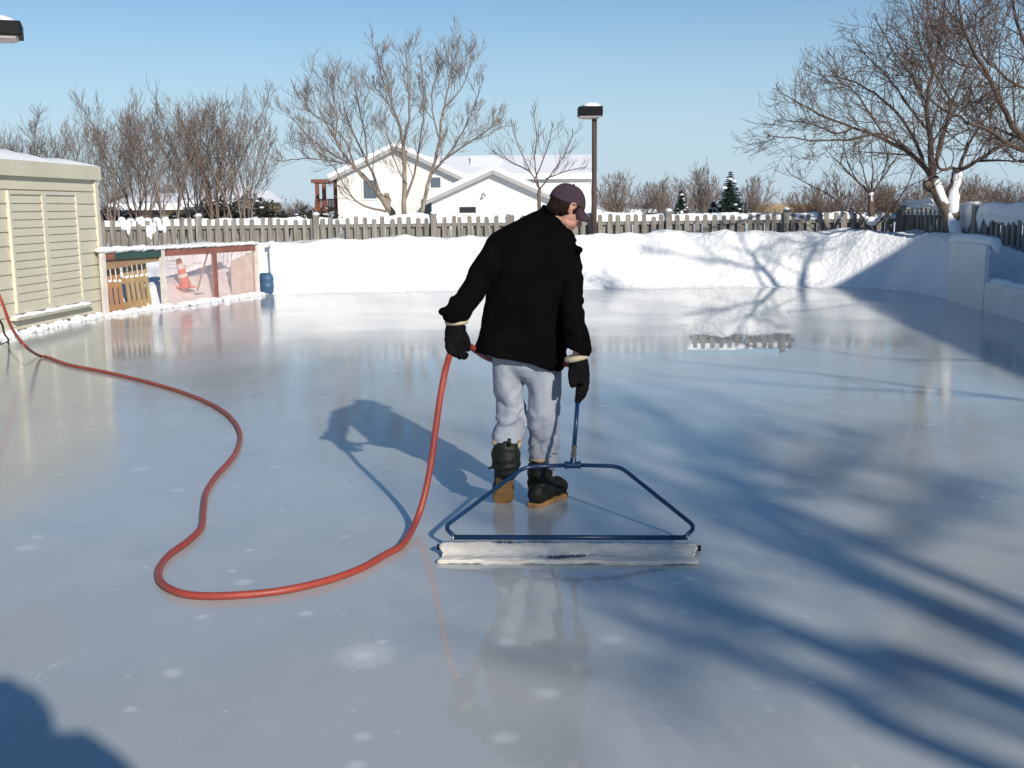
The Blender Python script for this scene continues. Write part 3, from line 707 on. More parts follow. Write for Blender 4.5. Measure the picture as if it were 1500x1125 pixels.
def juniper(loc, W, H, seed, label):
    rg = random.Random(seed); f = MB(); s = MB(); tk = MB()
    for k in range(5):
        a = rg.random() * 6.28; tk.tube([loc, loc + Vector((math.cos(a) * W * .5, math.sin(a) * W * .4, H * .7))], [.06, .02], n=5)
    lobes = [(Vector((rg.uniform(-1, 1) * W * .7, rg.uniform(-1, 1) * W * .5, H * rg.uniform(.2, .72))), rg.uniform(.22, .42) * H) for _ in range(16)]
    for k in range(5200):
        c, r = rg.choice(lobes); v = Vector((rg.gauss(0, 1), rg.gauss(0, 1), rg.gauss(0, 1))).normalized()
        p = loc + c + v * r * (.55 + .55 * rg.random() ** .5) * (1 + .35 * noise.noise(v * 3 + c * 5))
        if p.z < .4: continue
        a = Vector((rg.gauss(0, 1), rg.gauss(0, 1), rg.gauss(0, 1))) * .045; b = Vector((rg.gauss(0, 1), rg.gauss(0, 1), rg.gauss(0, 1))) * .045
        f.add([p, p + a + v * .06, p + b + v * .08], [(0, 1, 2)])
    for k in range(26):
        c, r = rg.choice(lobes); v = Vector((rg.gauss(0, .7), rg.gauss(0, .7) - .4, abs(rg.gauss(0, 1)))).normalized()
        q = .05 + .07 * rg.random(); s.ell(loc + c + v * r, (q * 1.6, q * 1.2, q * .6), nu=7, nv=5)
    e = empty('juniper_bush', loc, label, 'bush', 'dark evergreen bushes beyond the far fence')
    tk.build('stems', M_bark, e); f.build('foliage', M_juniper, e); s.build('snow', M_snow_cap, e, smooth=True)
juniper(GZ(335, 41, .5), 1.2, 1.55, 61, 'dark evergreen bush below the tan gable, left one of a pair')
juniper(GZ(385, 42, .5), 1.1, 1.35, 62, 'dark evergreen bush right of the tan gable')
juniper(GZ(425, 43, .5), 1.1, 1.0, 63, 'low dark bush with snow flecks midway between tan gable and red deck')
juniper(GZ(458, 45, .5), .8, 1.15, 64, 'low dark bush at the foot of the red deck')
juniper(GZ(160, 41, .5), 1.1, 1.25, 65, 'dark bush peeping out beside the shed corner')
juniper(GZ(260, 44, .5), 1.3, 1.0, 66, 'dark bush between the two tan walled houses')

# ------------------------------------------------------------------ houses
def prism(mb, poly3, dvec):
    n = len(poly3); a = [Vector(p) for p in poly3]; b = [p + Vector(dvec) for p in a]
    mb.add(a + b, [tuple(range(n))[::-1], tuple(range(n, 2*n))] + [(i, (i+1) % n, n + (i+1) % n, n + i) for i in range(n)])
H1 = empty('house', GZ(680, 60, .5), 'large white house with snowy gabled roofs behind the middle of the far fence', 'house')
wl = MB(); rf = MB(); fa = MB()
def gable(Y, xl, yl, xp, yp, xr, yr, depth, over=.35, th=.24, rdir=Vector((0, 1, 0))):
    L = P(xl, yl, Y); Pk = P(xp, yp, Y); Rr = P(xr, yr, Y)
    prism(wl, [(L.x + over, Y, .4), (Rr.x - over, Y, .4), (Rr.x - over, Y, Rr.z - .02), (Pk.x, Y, Pk.z - .12), (L.x + over, Y, L.z - .02)], rdir * depth)
    for a, b in ((L, Pk), (Pk, Rr)):
        s0 = Vector((0, -.4, 0)); nrm = Vector((-(b - a).z, 0, (b - a).x)).normalized()
        prism(rf, [a + s0 + nrm * .03, b + s0 + nrm * .03, b + s0 + nrm * th, a + s0 + nrm * th], rdir * (depth + .4))
        prism(fa, [a + s0 * 1.08 - nrm * .16, b + s0 * 1.08 - nrm * .16, b + s0 * 1.08 + nrm * .025, a + s0 * 1.08 + nrm * .025], Vector((0, .1, 0)))
    return L, Pk, Rr
gable(60, 484, 262, 581, 215, 684, 264, 10)
gable(56, 622, 296, 722, 250, 850, 307, 5)
# long body with ridge running left to right
Lb = P(640, 300, 63); a = P(600, 262, 63); b = P(866, 262, 63); rdg = P(700, 229, 67); rdg2 = P(858, 240, 67)
prism(wl, [(a.x, 63, .4), (a.x, 71, .4), (a.x, 71, a.z), (a.x, 67, P(700, 236, 67).z), (a.x, 63, a.z)], (b.x - a.x, 0, 0))
for ya, yb in ((62.6, 67), (71.4, 67)):
    zt = P(700, 236, 67).z
    prism(rf, [(a.x, ya, a.z - .1), (a.x, yb, zt), (a.x, yb, zt + .32), (a.x, ya, a.z + .22)], (b.x - a.x + .3, 0, 0))
# raised roof block left of it
zt = P(700, 228, 66).z; x0 = P(688, 230, 64).x; x1 = P(732, 230, 64).x
prism(rf, [(x0, 62.3, zt - 1.5), (x0, 66, zt), (x0, 69.7, zt - 1.5)], (x1 - x0, 0, 0))
wl.build('wall', M_housewall, H1, recalc=True); rf.build('roof_snow', M_snow_cap, H1, recalc=True); fa.build('fascia', M_fascia, H1, recalc=True)
def window(par, x0, y0, x1, y1, Y, glass=M_glass, name='window'):
    a = P(x0, y1, Y); b = P(x1, y0, Y); f = MB()
    t = .10
    for q in (((a.x - t, Y - .05, a.z - t), (b.x + t, Y + .02, a.z)), ((a.x - t, Y - .05, b.z), (b.x + t, Y + .02, b.z + t)), ((a.x - t, Y - .05, a.z), (a.x, Y + .02, b.z)), ((b.x, Y - .05, a.z), (b.x + t, Y + .02, b.z))): f.box(*q)
    fr = f.build(name, M_housewall, par)
    g = MB(); g.box((a.x, Y - .03, a.z), (b.x, Y - .005, b.z)); gp = g.build('pane', glass, None); gp.parent = fr; gp.matrix_parent_inverse = Matrix.Identity(4)
    gp.matrix_parent_inverse = fr.matrix_parent_inverse.inverted() @ Matrix.Translation(-Vector(par.location)) if False else Matrix.Identity(4)
    return fr
window(H1, 533, 264, 551, 291, 60); window(H1, 631, 260, 645, 275, 60)
window(H1, 673, 303, 697, 312, 56, M_glassdark)
g = MB(); a = P(621, 322, 59.9); b = P(636, 289, 59.9); g.box((a.x, 59.7, a.z - .5), (b.x, 59.97, b.z)); g.build('door', M_glass, H1)
l_ = MB(); q = P(711, 283, 55.8); l_.ell(q, (.13, .12, .10)); l_.ell(q + Vector((-.12, 0, -.16)), (.08, .08, .06)); l_.box((q.x - .05, 55.8, q.z - .14), (q.x + .02, 56.02, q.z + .02)); l_.build('floodlight', M_housewall, H1, smooth=True)
DK = empty('deck', GZ(477, 62, .5), 'red brown raised wooden deck against the left wall of the white house', 'deck')
d = MB(); a = P(463, 300, 62); b = P(493, 300, 62)
for px in (464, 474, 491):
    t_ = P(px, 264, 62); d.box((t_.x - .1, 61.9, .4), (t_.x + .1, 62.1, t_.z))
d.build('post', M_deck, DK)
d = MB(); z = P(470, 304, 62).z; d.box((a.x - .1, 61.8, z - .2), (b.x, 64.5, z)); d.build('platform', M_deck, DK)
d = MB(); z1 = P(470, 293, 62).z
for k in range(15): x = a.x + (b.x - a.x) * k / 14; d.box((x - .03, 61.75, z), (x + .03, 61.8, z1))
d.box((a.x, 61.72, z1), (b.x, 61.83, z1 + .06)); d.build('railing', M_deck, DK)
d = MB(); zt = P(470, 264, 62).z; d.box((a.x - .2, 61.8, zt - .15), (b.x + .05, 64.2, zt + .05)); d.build('beam', M_deck, DK)
def low_house(Y, x0, x1, yridge, yeave, label, wm=M_tanwall, gab=None, wins=()):
    e = empty('distant_house', GZ((x0 + x1) / 2, Y, .5), label, 'house')
    a = P(x0, yeave, Y); b = P(x1, yeave, Y); zr = P((x0 + x1) / 2, yridge, Y + 3).z
    wl = MB(); prism(wl, [(a.x + .3, Y, .4), (a.x + .3, Y + 6, .4), (a.x + .3, Y + 6, a.z), (a.x + .3, Y + 3, zr - .1), (a.x + .3, Y, a.z)], (b.x - a.x - .6, 0, 0))
    wl.build('wall', wm, e, recalc=True)
    rf = MB()
    for ya, yb in ((Y - .5, Y + 3), (Y + 6.5, Y + 3)): prism(rf, [(a.x, ya, a.z - .1), (a.x, yb, zr), (a.x, yb, zr + .3), (a.x, ya, a.z + .2)], (b.x - a.x, 0, 0))
    rf.build('roof_snow', M_snow_cap, e, recalc=True)
    for (wx, wy, wx2, wy2) in wins:
        p = P(wx, wy2, Y - .06); q = P(wx2, wy, Y - .06); g = MB(); g.box((p.x, Y - .08, p.z), (q.x, Y + .05, q.z)); g.build('window', M_glassdark, e)
low_house(52, 165, 285, 292, 305, 'low tan house with a snowy roof right of the shed, behind the copse', wins=((182, 308, 206, 318), (222, 309, 236, 318)))
low_house(50, 270, 342, 280, 300, 'tan house with a steep snowy roof left of the evergreen bushes', wins=((305, 306, 318, 314),))
e = empty('gabled_house', GZ(357, 54, .5), 'narrow tan gable end standing above the dark evergreen bushes', 'house')
wl = MB(); a, b, c = P(341, 297, 54), P(356, 281, 54), P(372, 297, 54); prism(wl, [(a.x, 54, .4), (c.x, 54, .4), c, b, a], (0, 6, 0)); wl.build('wall', M_tanwall, e, recalc=True)
rf = MB(); prism(rf, [a + Vector((-.2, -.1, .02)), b + Vector((0, -.1, .03)), b + Vector((0, -.1, .16)), a + Vector((-.25, -.1, .1))], (0, 6, 0)); prism(rf, [b + Vector((0, -.1, .03)), c + Vector((.2, -.1, .02)), c + Vector((.25, -.1, .1)), b + Vector((0, -.1, .16))], (0, 6, 0)); rf.build('roof_snow', M_snow_cap, e, recalc=True)
low_house(90, 868, 975, 303, 311, 'long low roof white with snow just right of the lamp post', M_roofdark)
low_house(95, 1238, 1302, 298, 306, 'low snowy roof seen behind the small snowy tree', M_tanwall)
low_house(80, 1325, 1470, 296, 304, 'low snowy roof behind the plastered trunk', M_roofdark)
# tan grass strip in the far distance
g = MB(); rg = random.Random(9)
for k in range(5200):
    px = rg.uniform(1105, 1240); Y = rg.uniform(105, 118); p = GZ(px, Y, .6); h = rg.uniform(.5, 1.35); dx = rg.gauss(0, .12)
    g.add([p, p + Vector((.07, 0, 0)), p + Vector((dx, .02, h))], [(0, 1, 2)])
tag(g.build('dry_grass', mat('dry_grass', (0.34, 0.25, 0.16), .9)), 'strip of tan dry grass on the skyline right of the spruce', 'grass', kind='stuff')

# off frame house at the right that shades the right boards
E0, E1 = casts(G(1500, 557), 4.2), casts(G(1212, 424), 4.2)
ed = (E1 - E0); ed.z = 0; ed.normalize(); er = Vector((ed.y, -ed.x, 0)); E0 = E0 - ed * 3
Hn = empty('clubhouse', (E0.x, E0.y, 0), 'pitched roof house outside the right of the frame that shades the right boards', 'house')
wd, ph = 7.4, .60; n0 = E0.copy(); n1 = E1.copy()
wl = MB(); rf = MB()
def pt(o, s, z): return Vector((o.x, o.y, 0)) + er * s + Vector((0, 0, z))
prism(wl, [pt(n0, .5, 0), pt(n0, 2 * wd - .5, 0), pt(n0, 2 * wd - .5, 4.2 + .3 - .05), pt(n0, wd, 4.2 + wd * ph - .2), pt(n0, .5, 4.45)], ed * ((n1 - n0).length - .4))
for s0, s1 in ((0, wd), (2 * wd, wd)):
    prism(rf, [pt(n0, s0, 4.2 - .18), pt(n0, s1, 4.2 + wd * ph - .18), pt(n0, s1, 4.2 + wd * ph), pt(n0, s0, 4.2)], ed * (n1 - n0).length)
wl.build('wall', M_siding, Hn, recalc=True); rf.build('roof', M_roofdark, Hn, recalc=True)

# ------------------------------------------------------------------ fences
def fence(a, b, ztop, zbot, name, label, seed, pitch=.182, snowy=1.0, plaster=0.0, postgap=2.4, cover=None):
    rg = random.Random(seed); a = Vector(a); b = Vector(b); L = (b - a).length; d = (b - a).normalized(); nrm = Vector((d.y, -d.x, 0))
    if nrm.y > 0 and abs(nrm.y) > .5 or (abs(nrm.y) < .5 and nrm.x > 0): nrm = -nrm           # towards the rink
    e = empty(name, (a.x, a.y, .4), label, 'fence')
    pk = MB(); cap = MB(); up = Vector((0, 0, 1)); n = int(L / pitch)
    for i in range(n):
        s = (i + .5) * pitch; c = a + d * s; zt = ztop + rg.gauss(0, .018) + .02 * math.sin(s * .8)
        for q, off in ((0, .045), (1, -.045)):
            cc = c + d * (q * pitch * .5) + nrm * off; w_ = ((.048 if q == 0 else .058) + rg.gauss(0, .003)) * (pitch / .182); z0 = zbot; zz = zt - (0.0 if q == 0 else .13)
            t = .011; ang = rg.gauss(0, .02)
            # dog eared board
            prof = [(-w_, z0), (w_, z0), (w_, zz - .04), (w_ * .6, zz), (-w_ * .6, zz), (-w_, zz - .04)]
            vs = [cc + d * (u + (z_ - z0) * ang) + up * z_ - up * 0 + nrm * (t) for u, z_ in prof] + [cc + d * (u + (z_ - z0) * ang) + up * z_ - nrm * t for u, z_ in prof]
            vs = [Vector((v.x, v.y, v.z)) for v in vs]
            pk.add(vs, [tuple(range(6)), tuple(range(11, 5, -1))] + [(k, 6 + k, 6 + (k+1) % 6, (k+1) % 6) for k in range(6)])
        wgt = noise.noise(Vector((s * .45, seed, 0))) + rg.gauss(0, .12)
        if snowy > 0 and wgt > .34:
            cap.ell(c + up * (ztop + .0), (pitch * .45, .085, .035 + .035 * rg.random()), nu=10, nv=7)
            for k in range(2): cap.ell(c + d * rg.uniform(-.1, .1) + nrm * .06 + up * (ztop - rg.uniform(.02, .30)), (.04 + .03 * rg.random(), .025, .06 + .10 * rg.random()), nu=8, nv=6)
    if snowy > 0:
        m_ = int(L / .045); prof = [(-.10, -.13), (-.105, -.07), (-.085, -.02), (-.04, 0), (0, -.02), (.022, -.07), (.022, -.13)]
        vs = []
        for i in range(m_ + 1):
            s = L * i / m_; h = (.150 + .09 * noise.noise(Vector((s * .5, seed, 7))) + .035 * noise.noise(Vector((s * 3.5, seed, 3))) + .02 * noise.noise(Vector((s * 14, seed, 1)))) * snowy
            h = max(.004, h)
            for (o_, z_) in prof: vs.append(a + d * s + nrm * (o_ * (.75 + .25 * min(1, h / .1)) + (.03 if o_ > -.05 else 0)) + up * (ztop - .135 + (z_ + .13) / .13 * h))
        cap.add(vs, [(i * 7 + k, (i + 1) * 7 + k, (i + 1) * 7 + k + 1, i * 7 + k + 1) for i in range(m_) for k in range(6)])
    for z in (zbot + .18, ztop - .16): pk.obox(a.lerp(b, .5) + up * z, d, nrm, up, L / 2, .03, .045)
    pk.build('picket_panel', M_fence, e, recalc=True)
    np_ = max(2, int(L / postgap))
    for i in range(np_ + 1):
        c = a + d * min(L, max(.06, L * i / np_)) ; zt = ztop + .07
        po = MB(); po.obox(c + up * ((zt + 0) / 2) + nrm * .075, d, nrm, up, .055, .055, zt / 2); po.build('post', M_fence, e, recalc=True)
        cap.ell(c + up * (zt + .01) + nrm * .075, (.07, .07, .045), nu=10, nv=7)
    if plaster:
        # sheet of wind packed snow clinging to the upper boards
        N = int(L / .06); mz = 14; sh = MB(); top = []
        for i in range(N + 1):
            s = L * i / N; low = plaster * (.75 + .55 * noise.noise(Vector((s * .6, 2, seed))) + .55 * noise.noise(Vector((s * 7, 5, seed)))) 
            if cover: low *= cover(s / L)
            for k in range(mz + 1):
                v = k / mz; z = ztop + .10 + .035 * noise.noise(Vector((s * 2.5, 0, seed))) - low * v
                th = .105 + .04 * noise.noise(Vector((s * 2, z * 3, seed))); th *= (math.sqrt(max(0, 1 - (2 * max(0, .5 - v) ) ** 2 * .9)) if v < .5 else 1 - .55 * (v - .5) * 2)
                top.append(a + d * s + up * z + nrm * th)
        sh.v = [tuple(v) for v in top]
        for i in range(N):
            for k in range(mz):
                q = i * (mz + 1) + k; sh.f.append((q, q + 1, q + mz + 2, q + mz + 1))
        sn_ = sh.build('packed_snow', M_snow_cap, e, smooth=True)
        md = sn_.modifiers.new('thick', 'SOLIDIFY'); md.thickness = .09; md.offset = -1
    if cap.v: fused('snow_cap', cap, M_snow_cap, e, .018, 2) if L < 0 else cap.build('snow_cap', M_snow_cap, e, smooth=True)
    return e
YF = 23.1
fL = GZ(120, YF, 0); fR = GZ(1322, YF, 0)
fence(fL, fR, P(640, 317.5, YF).z, .45, 'picket_fence', 'weathered grey picket fence topped with snow running behind the far bank', 5)
fence(Vector((fR.x + .05, YF - .05, 0)), Vector((9.3, 14.6, 0)), 1.50, .2, 'picket_fence', 'shaded side fence at the right with a thick skin of snow on its boards', 6, pitch=.17, plaster=.42, snowy=.6,
      cover=lambda t: 0.04 if t < .14 else min(1.15, .3 + (t - .14) * 8))

# ------------------------------------------------------------------ boards at the right
rb = empty('rink_board', G(1442, 454), 'pale tall rink board panel standing proud at the right, capped with snow', 'rink board')
def panel(mb, a, b, z0, z1, th=.03):
    d = (b - a); d.z = 0; L = d.length; d.normalize(); nn = Vector((-d.y, d.x, 0))
    mb.obox((a + b) / 2 + Vector((0, 0, (z0 + z1) / 2 - (a.z + b.z) / 2)), d, nn, (0, 0, 1), L / 2, th, (z1 - z0) / 2)
pa, pb = G(1391, 439), G(1442, 454)
mb = MB(); panel(mb, pa, pb, -.02, .97); mb.build('panel', M_board, rb)
mb = MB()
dd = (pb - pa).normalized(); nn = Vector((-dd.y, dd.x, 0))
mb.tube([pa + Vector((.1, 0, .985)) - dd * .3, pa + Vector((.08, 0, 1.0)), pa.lerp(pb, .5) + Vector((.1, 0, 1.01)), pb + Vector((.1, 0, .985)), pb + Vector((.12, 0, .93)) + dd * .05, pb + Vector((.13, 0, .82)) + dd * .06], [.08, .09, .095, .09, .07, .03], n=12)
for k in range(len(mb.v)):
    v = Vector(mb.v[k]); q = .03 * noise.noise(v * 4); mb.v[k] = (v.x + q, v.y + q, v.z + q)
mb.build('snow', M_snow_cap, rb, smooth=True)
rb2 = empty('rink_board', G(1500, 471), 'low rink board half buried by the shaded snow slope at the lower right', 'rink board')
mb = MB(); panel(mb, pb + dd * .02, ext(rA, rB, 9), -.02, .43, .025); mb.build('panel', M_board, rb2)
mb = MB(); q0 = pb + dd * .05; q1 = ext(rA, rB, 9); nseg = 60; pts = []
for k in range(nseg + 1):
    q = q0.lerp(q1, k / nseg); s = 1 if noise.noise(q * 1.3) > -.1 else .5
    pts.append(q + Vector((.09, 0, .40 + .03 * noise.noise(q * 2.5))))
mb.tube(pts, [.075 + .03 * noise.noise(p * 3) for p in pts], n=8); mb.build('snow', M_snow_cap, rb2, smooth=True)

# ------------------------------------------------------------------ shed
sd = (shedB - shedA); sd.z = 0; sd.normalize(); sn_n = Vector((sd.y, -sd.x, 0))       # outward normal, towards the rink
HS = P(140, 244, shedB.y).z
SH = empty('shed', shedB, 'beige clapboard shed with louvred shutters and snow on its flat roof at the left', 'shed')
L = 8.5; s0 = shedB - sd * L; up = Vector((0, 0, 1)); Wd = 4.0
zf = P(140, 264, shedB.y).z            # underside of the fascia
mb = MB(); c = shedB - sd * L / 2 - sn_n * (Wd / 2 + .03); mb.obox(c + up * (HS / 2 - .05), sd, sn_n, up, L / 2, Wd / 2, HS / 2 - .06)
# clapboards: each board tilts out at its lower edge
bh = .185; nb_ = int((zf - .1) / bh) + 1
for face in (0, 1):
    for k in range(nb_):
        z0 = .06 + k * bh; z1 = min(z0 + bh + .012, zf)
        if z0 >= zf: break
        if face == 0: o_, u_, n_, l_ = shedB, -sd, sn_n, L
        else: o_, u_, n_, l_ = shedB, -sn_n, sd, Wd
        a_ = o_ + up * z0 + n_ * .028; b_ = o_ + up * z1 + n_ * .006
        mb.add([a_, a_ + u_ * l_, b_ + u_ * l_, b_, a_ - n_ * .05, a_ + u_ * l_ - n_ * .05], [(0, 1, 2, 3), (0, 4, 5, 1)])
mb.build('wall', M_siding, SH)
mb = MB(); mb.obox(shedB + sn_n * .02 - sd * .035 + up * zf / 2, sd, sn_n, up, .055, .028, zf / 2 - .01); mb.obox(shedB + sd * .022 - sn_n * .06 + up * zf / 2, sd, sn_n, up, .016, .055, zf / 2 - .012)
mb.build('corner_trim', M_trim, SH)
mb = MB(); mb.obox(shedB - sd * (L / 2 - .04) + sn_n * .035 + up * ((HS + zf) / 2), sd, sn_n, up, L / 2 + .04, .045, (HS - zf) / 2)
mb.obox(shedB - sn_n * (Wd / 2) + sd * .05 + up * ((HS + zf) / 2), sn_n, sd, up, Wd / 2 - .012, .045, (HS - zf) / 2 - .003)
mb.build('fascia', M_siding, SH)
# shutters
def on_wall(px, py):
    d = ray(px, py); o = shedB + sn_n * .03; t = (o - CAM).dot(sn_n) / d.dot(sn_n); return CAM + d * t
wl_, wm_, wr_ = [(on_wall(px, 330) - shedB).dot(sd) for px in (12, 64, 113)]
ztp = on_wall(60, 280).z; zbt = on_wall(64, 452).z
for (u0, u1) in ((wl_, wm_), (wm_, wr_)):
    fr = MB(); lv = MB(); sw = .028
    for u in (u0 + sw, u1 - sw): fr.obox(shedB + sd * u + sn_n * .045 + up * ((ztp + zbt) / 2), sd, sn_n, up, sw - .002, .022, (ztp - zbt) / 2)
    fr.obox(shedB + sd * (u0 + u1) / 2 + sn_n * .044 + up * (ztp - .025), sd, sn_n, up, (u1 - u0) / 2 - 2 * sw, .02, .025); fr.obox(shedB + sd * (u0 + u1) / 2 + sn_n * .044 + up * (zbt + .025), sd, sn_n, up, (u1 - u0) / 2 - 2 * sw, .02, .025)
    f_ = fr.build('shutter', M_trim, SH)
    nl = 14
    for k in range(nl):
        z = zbt + .05 + (ztp - zbt - .1) * (k + .5) / nl; hh = (ztp - zbt - .1) / nl * .56
        lv.obox(shedB + sd * (u0 + u1) / 2 + sn_n * .042 + up * z, sd, sn_n + up * -.16, up + sn_n * -.16, (u1 - u0) / 2 - 2 * sw, .006, hh)
    o = lv.build('louvres', M_siding, None); o.parent = f_
mb = MB(); mb.obox(shedB + sd * (wl_ + wr_) / 2 + sn_n * .075 + up * (zbt - .06), sd, sn_n, up, (wr_ - wl_) / 2 + .15, .05, .018); mb.build('sill', M_trim, SH)
mb = MB(); rg = random.Random(4); u = wl_ - .1
while u < wr_ + .1:
    mb.ell(shedB + sd * u + sn_n * .08 + up * (zbt - .035), (.07, .05, .012 + .028 * rg.random()), nu=8, nv=6); u += .06
mb.build('sill_snow', M_snow_cap, SH, smooth=True)
mb = MB(); N = 60; vs = []
for i in range(N + 1):
    for j in range(13):
        u = -L * i / N; v = -.02 + (Wd) * j / 12
        h = (.10 + .06 * noise.noise(Vector((u * .9, v, 2))) + .02 * noise.noise(Vector((u * 3, v * 3, 2))) ) + .07 * sst((-u - .8) / 2.2)
        edg = min(1, (j + .01) / 1.0) * min(1, (i + .15) / 1.2)
        vs.append(shedB + sd * (u + .02) - sn_n * (v - .05 + (0 if j else .0)) + up * (HS + .004 + h * (edg ** .5)))
mb.v = [tuple(v) for v in vs]
for i in range(N):
    for j in range(12): q = i * 13 + j; mb.f.append((q, q + 1, q + 14, q + 13))
for k in range(N): a_ = k * 13; vA = Vector(mb.v[a_]); vB = Vector(mb.v[a_ + 13]); n0_ = len(mb.v); mb.v += [(vA.x, vA.y, HS - .01), (vB.x, vB.y, HS - .01)]; mb.f.append((a_, a_ + 13, n0_ + 1, n0_))
mb.build('roof_snow', M_snow_cap, SH, smooth=True)

# ------------------------------------------------------------------ plastic board section with posts
q0, q1 = G(153, 463), G(379, 432)
BW = empty('rink_shield', q0, 'cloudy pink plastic panels in a worn red, green and white frame beside the shed', 'rink shield')
bd = (q1 - q0); bd.z = 0; BL = bd.length; bd.normalize(); bn = Vector((bd.y, -bd.x, 0))
def bw(px):        # distance along the board line for a pixel column
    d = ray(px, 440); d2 = Vector((d.x, d.y)); o = Vector((q0.x, q0.y)); n2 = Vector((-bd.y, bd.x)); t = (o).dot(n2) / d2.dot(n2); return (d2 * t - o).dot(Vector((bd.x, bd.y)))
zL = P(150, 369, q0.y).z; zR = P(378, 357, q1.y).z
def ztop(u): return zL + (zR - zL) * u / BL
for px, mm in ((154, M_whitepost), (241, M_whitepost), (317, M_red), (378, M_whitepost)):
    u = bw(px); po = MB(); po.obox(q0 + bd * u + up * (ztop(u) / 2), bd, bn, up, .042, .03, ztop(u) / 2); po.build('post', mm, BW)
for a_, b_, mm in ((154, 172, M_red), (172, 241, M_green), (243, 316, M_red), (318, 377, M_red)):
    ua, ub = bw(a_) + .045, bw(b_) - .045; zz = (ztop(ua) + ztop(ub)) / 2; mb = MB()
    A_ = q0 + bd * ua + up * (ztop(ua) - .065); B_ = q0 + bd * ub + up * (ztop(ub) - .065); mb.obox((A_ + B_) / 2, B_ - A_, bn, up, (B_ - A_).length / 2 + .03, .022, .062); mb.build('top_rail', mm, BW)
for a_, b_ in ((243, 316), (318, 377)):
    ua, ub = bw(a_), bw(b_); mb = MB(); A_ = q0 + bd * ua; B_ = q0 + bd * ub
    mb.add([A_ + up * .03, B_ + up * .03, B_ + up * (ztop(ub) - .12), A_ + up * (ztop(ua) - .12)] + [v + bn * .008 for v in (A_ + up * .03, B_ + up * .03, B_ + up * (ztop(ub) - .12), A_ + up * (ztop(ua) - .12))], [(3, 2, 1, 0), (4, 5, 6, 7), (0, 1, 5, 4), (2, 3, 7, 6)])
    mb.build('plastic_panel', M_plexi, BW)
ua, ub = bw(155), bw(240); mb = MB(); A_ = q0 + bd * ua - bn * .04 + up * .13; B_ = q0 + bd * ub - bn * .04 + up * .10
mb.add([A_ + up * (ztop(ua) - .42), B_ + up * (ztop(ub) - .30), B_ + up * (ztop(ub) - .22), A_ + up * (ztop(ua) - .25)] + [v - bn * .015 for v in (A_ + up * (ztop(ua) - .42), B_ + up * (ztop(ub) - .30), B_ + up * (ztop(ub) - .22), A_ + up * (ztop(ua) - .25))], [(0, 1, 2, 3), (7, 6, 5, 4), (0, 4, 5, 1)])
mb.build('upper_board', mat('tan_board', (0.34, 0.27, 0.16), .7, col2=(.30, .16, .10), scale=2), BW)
ua, ub = bw(345), bw(376); mb = MB(); A_ = q0 + bd * ua - bn * .05; B_ = q0 + bd * ub - bn * .05
mb.add([A_ + up * .05, B_ + up * .05, B_ + up * (ztop(ub) - .16), A_ + up * (ztop(ua) - .30)] + [v - bn * .02 for v in (A_ + up * .05, B_ + up * .05, B_ + up * (ztop(ub) - .16), A_ + up * (ztop(ua) - .30))], [(0, 1, 2, 3), (7, 6, 5, 4), (0, 4, 5, 1), (1, 5, 6, 2), (3, 2, 6, 7), (0, 3, 7, 4)])
mb.build('white_sheet', M_whitepost, BW)
mb = MB(); rg = random.Random(21); u = 0.0
while u < BL:
    k_ = 1.6 if u < bw(222) else 1.0
    mb.ell(q0 + bd * u + up * (ztop(u) + .015 * k_), (.09, .055 * k_, (.02 + .022 * rg.random()) * k_), nu=9, nv=6); u += .07
mb.build('snow_cap', M_snow_cap, BW, smooth=True)
# lumps of snow at the foot of the boards and the shed: ploughed crumbs
mb = MB(); rg = random.Random(22)
for k in range(620):
    t_ = rg.random()
    if t_ < .45: q = shedA.lerp(shedB, rg.uniform(-.4, 1)); nvec = sn_n
    else: q = q0.lerp(q1, rg.random() ** .9); nvec = bn
    r = .016 + .05 * rg.random() ** 2.2; q = q + nvec * (abs(rg.gauss(.03, .06)) + .03); mb.ell(Vector((q.x, q.y, r * .5)), (r * rg.uniform(.8, 1.5), r, r * rg.uniform(.6, 1)), nu=7, nv=5)
tag(mb.build('snow_crumbs', M_snow_cap, smooth=True), 'crumbs of snow along the foot of the shed and plastic boards', 'snow', kind='stuff')
# pallets leaning behind the first bay
def pallet(u0, W, Hh, lean, label, mt1, mt2, tilt):
    e = empty('wooden_pallet', q0 + bd * u0 - bn * .2, label, 'pallet', 'wooden pallets behind the plastic boards')
    bx_ = (bd + up * tilt).normalized(); upv = (up - bx_ * up.dot(bx_) - bn * lean).normalized(); nn_ = bx_.cross(upv); org = q0 + bd * u0 - bn * .16 + up * .04
    sl = MB(); n = 5
    for k in range(n): 
        u = W * (k + .5) / n; sl.obox(org + bx_ * u + upv * Hh / 2, bx_, upv, nn_, W / n * .30, Hh / 2, .01)
    sl.build('slats', mt1, e)
    st = MB()
    for z in (.06, Hh * .5, Hh - .06): st.obox(org + bx_ * W / 2 + upv * z - bn * .055, bx_, upv, nn_, W / 2, .05, .04)
    st.build('stringers', mt2, e)
    sn_ = MB(); rg = random.Random(int(u0 * 100) + 3)
    for k in range(12): sn_.ell(org + bx_ * (W * (k + .5) / 12) + upv * (Hh + .012) - bn * .05, (.055, .07, .02 + .012 * rg.random()), nu=8, nv=6)
    for k in range(5): sn_.ell(org + bx_ * (W * (k + 1) / 5 - W * .1) + upv * (Hh * .5 + .06) - bn * .02, (.06, .04, .03), nu=8, nv=6)
    sn_.build('snow', M_snow_cap, e, smooth=True)
pallet(bw(157), bw(198) - bw(157) - .05, .86, .12, 'reddish pallet leaning next to the shed corner, the lower of the two', M_pallet_red, M_pallet, -.05)
pallet(bw(199), bw(236) - bw(199) - .02, .90, .10, 'yellowish pallet leaning beside the white post, the taller of the two', M_pallet, M_pallet, .02)
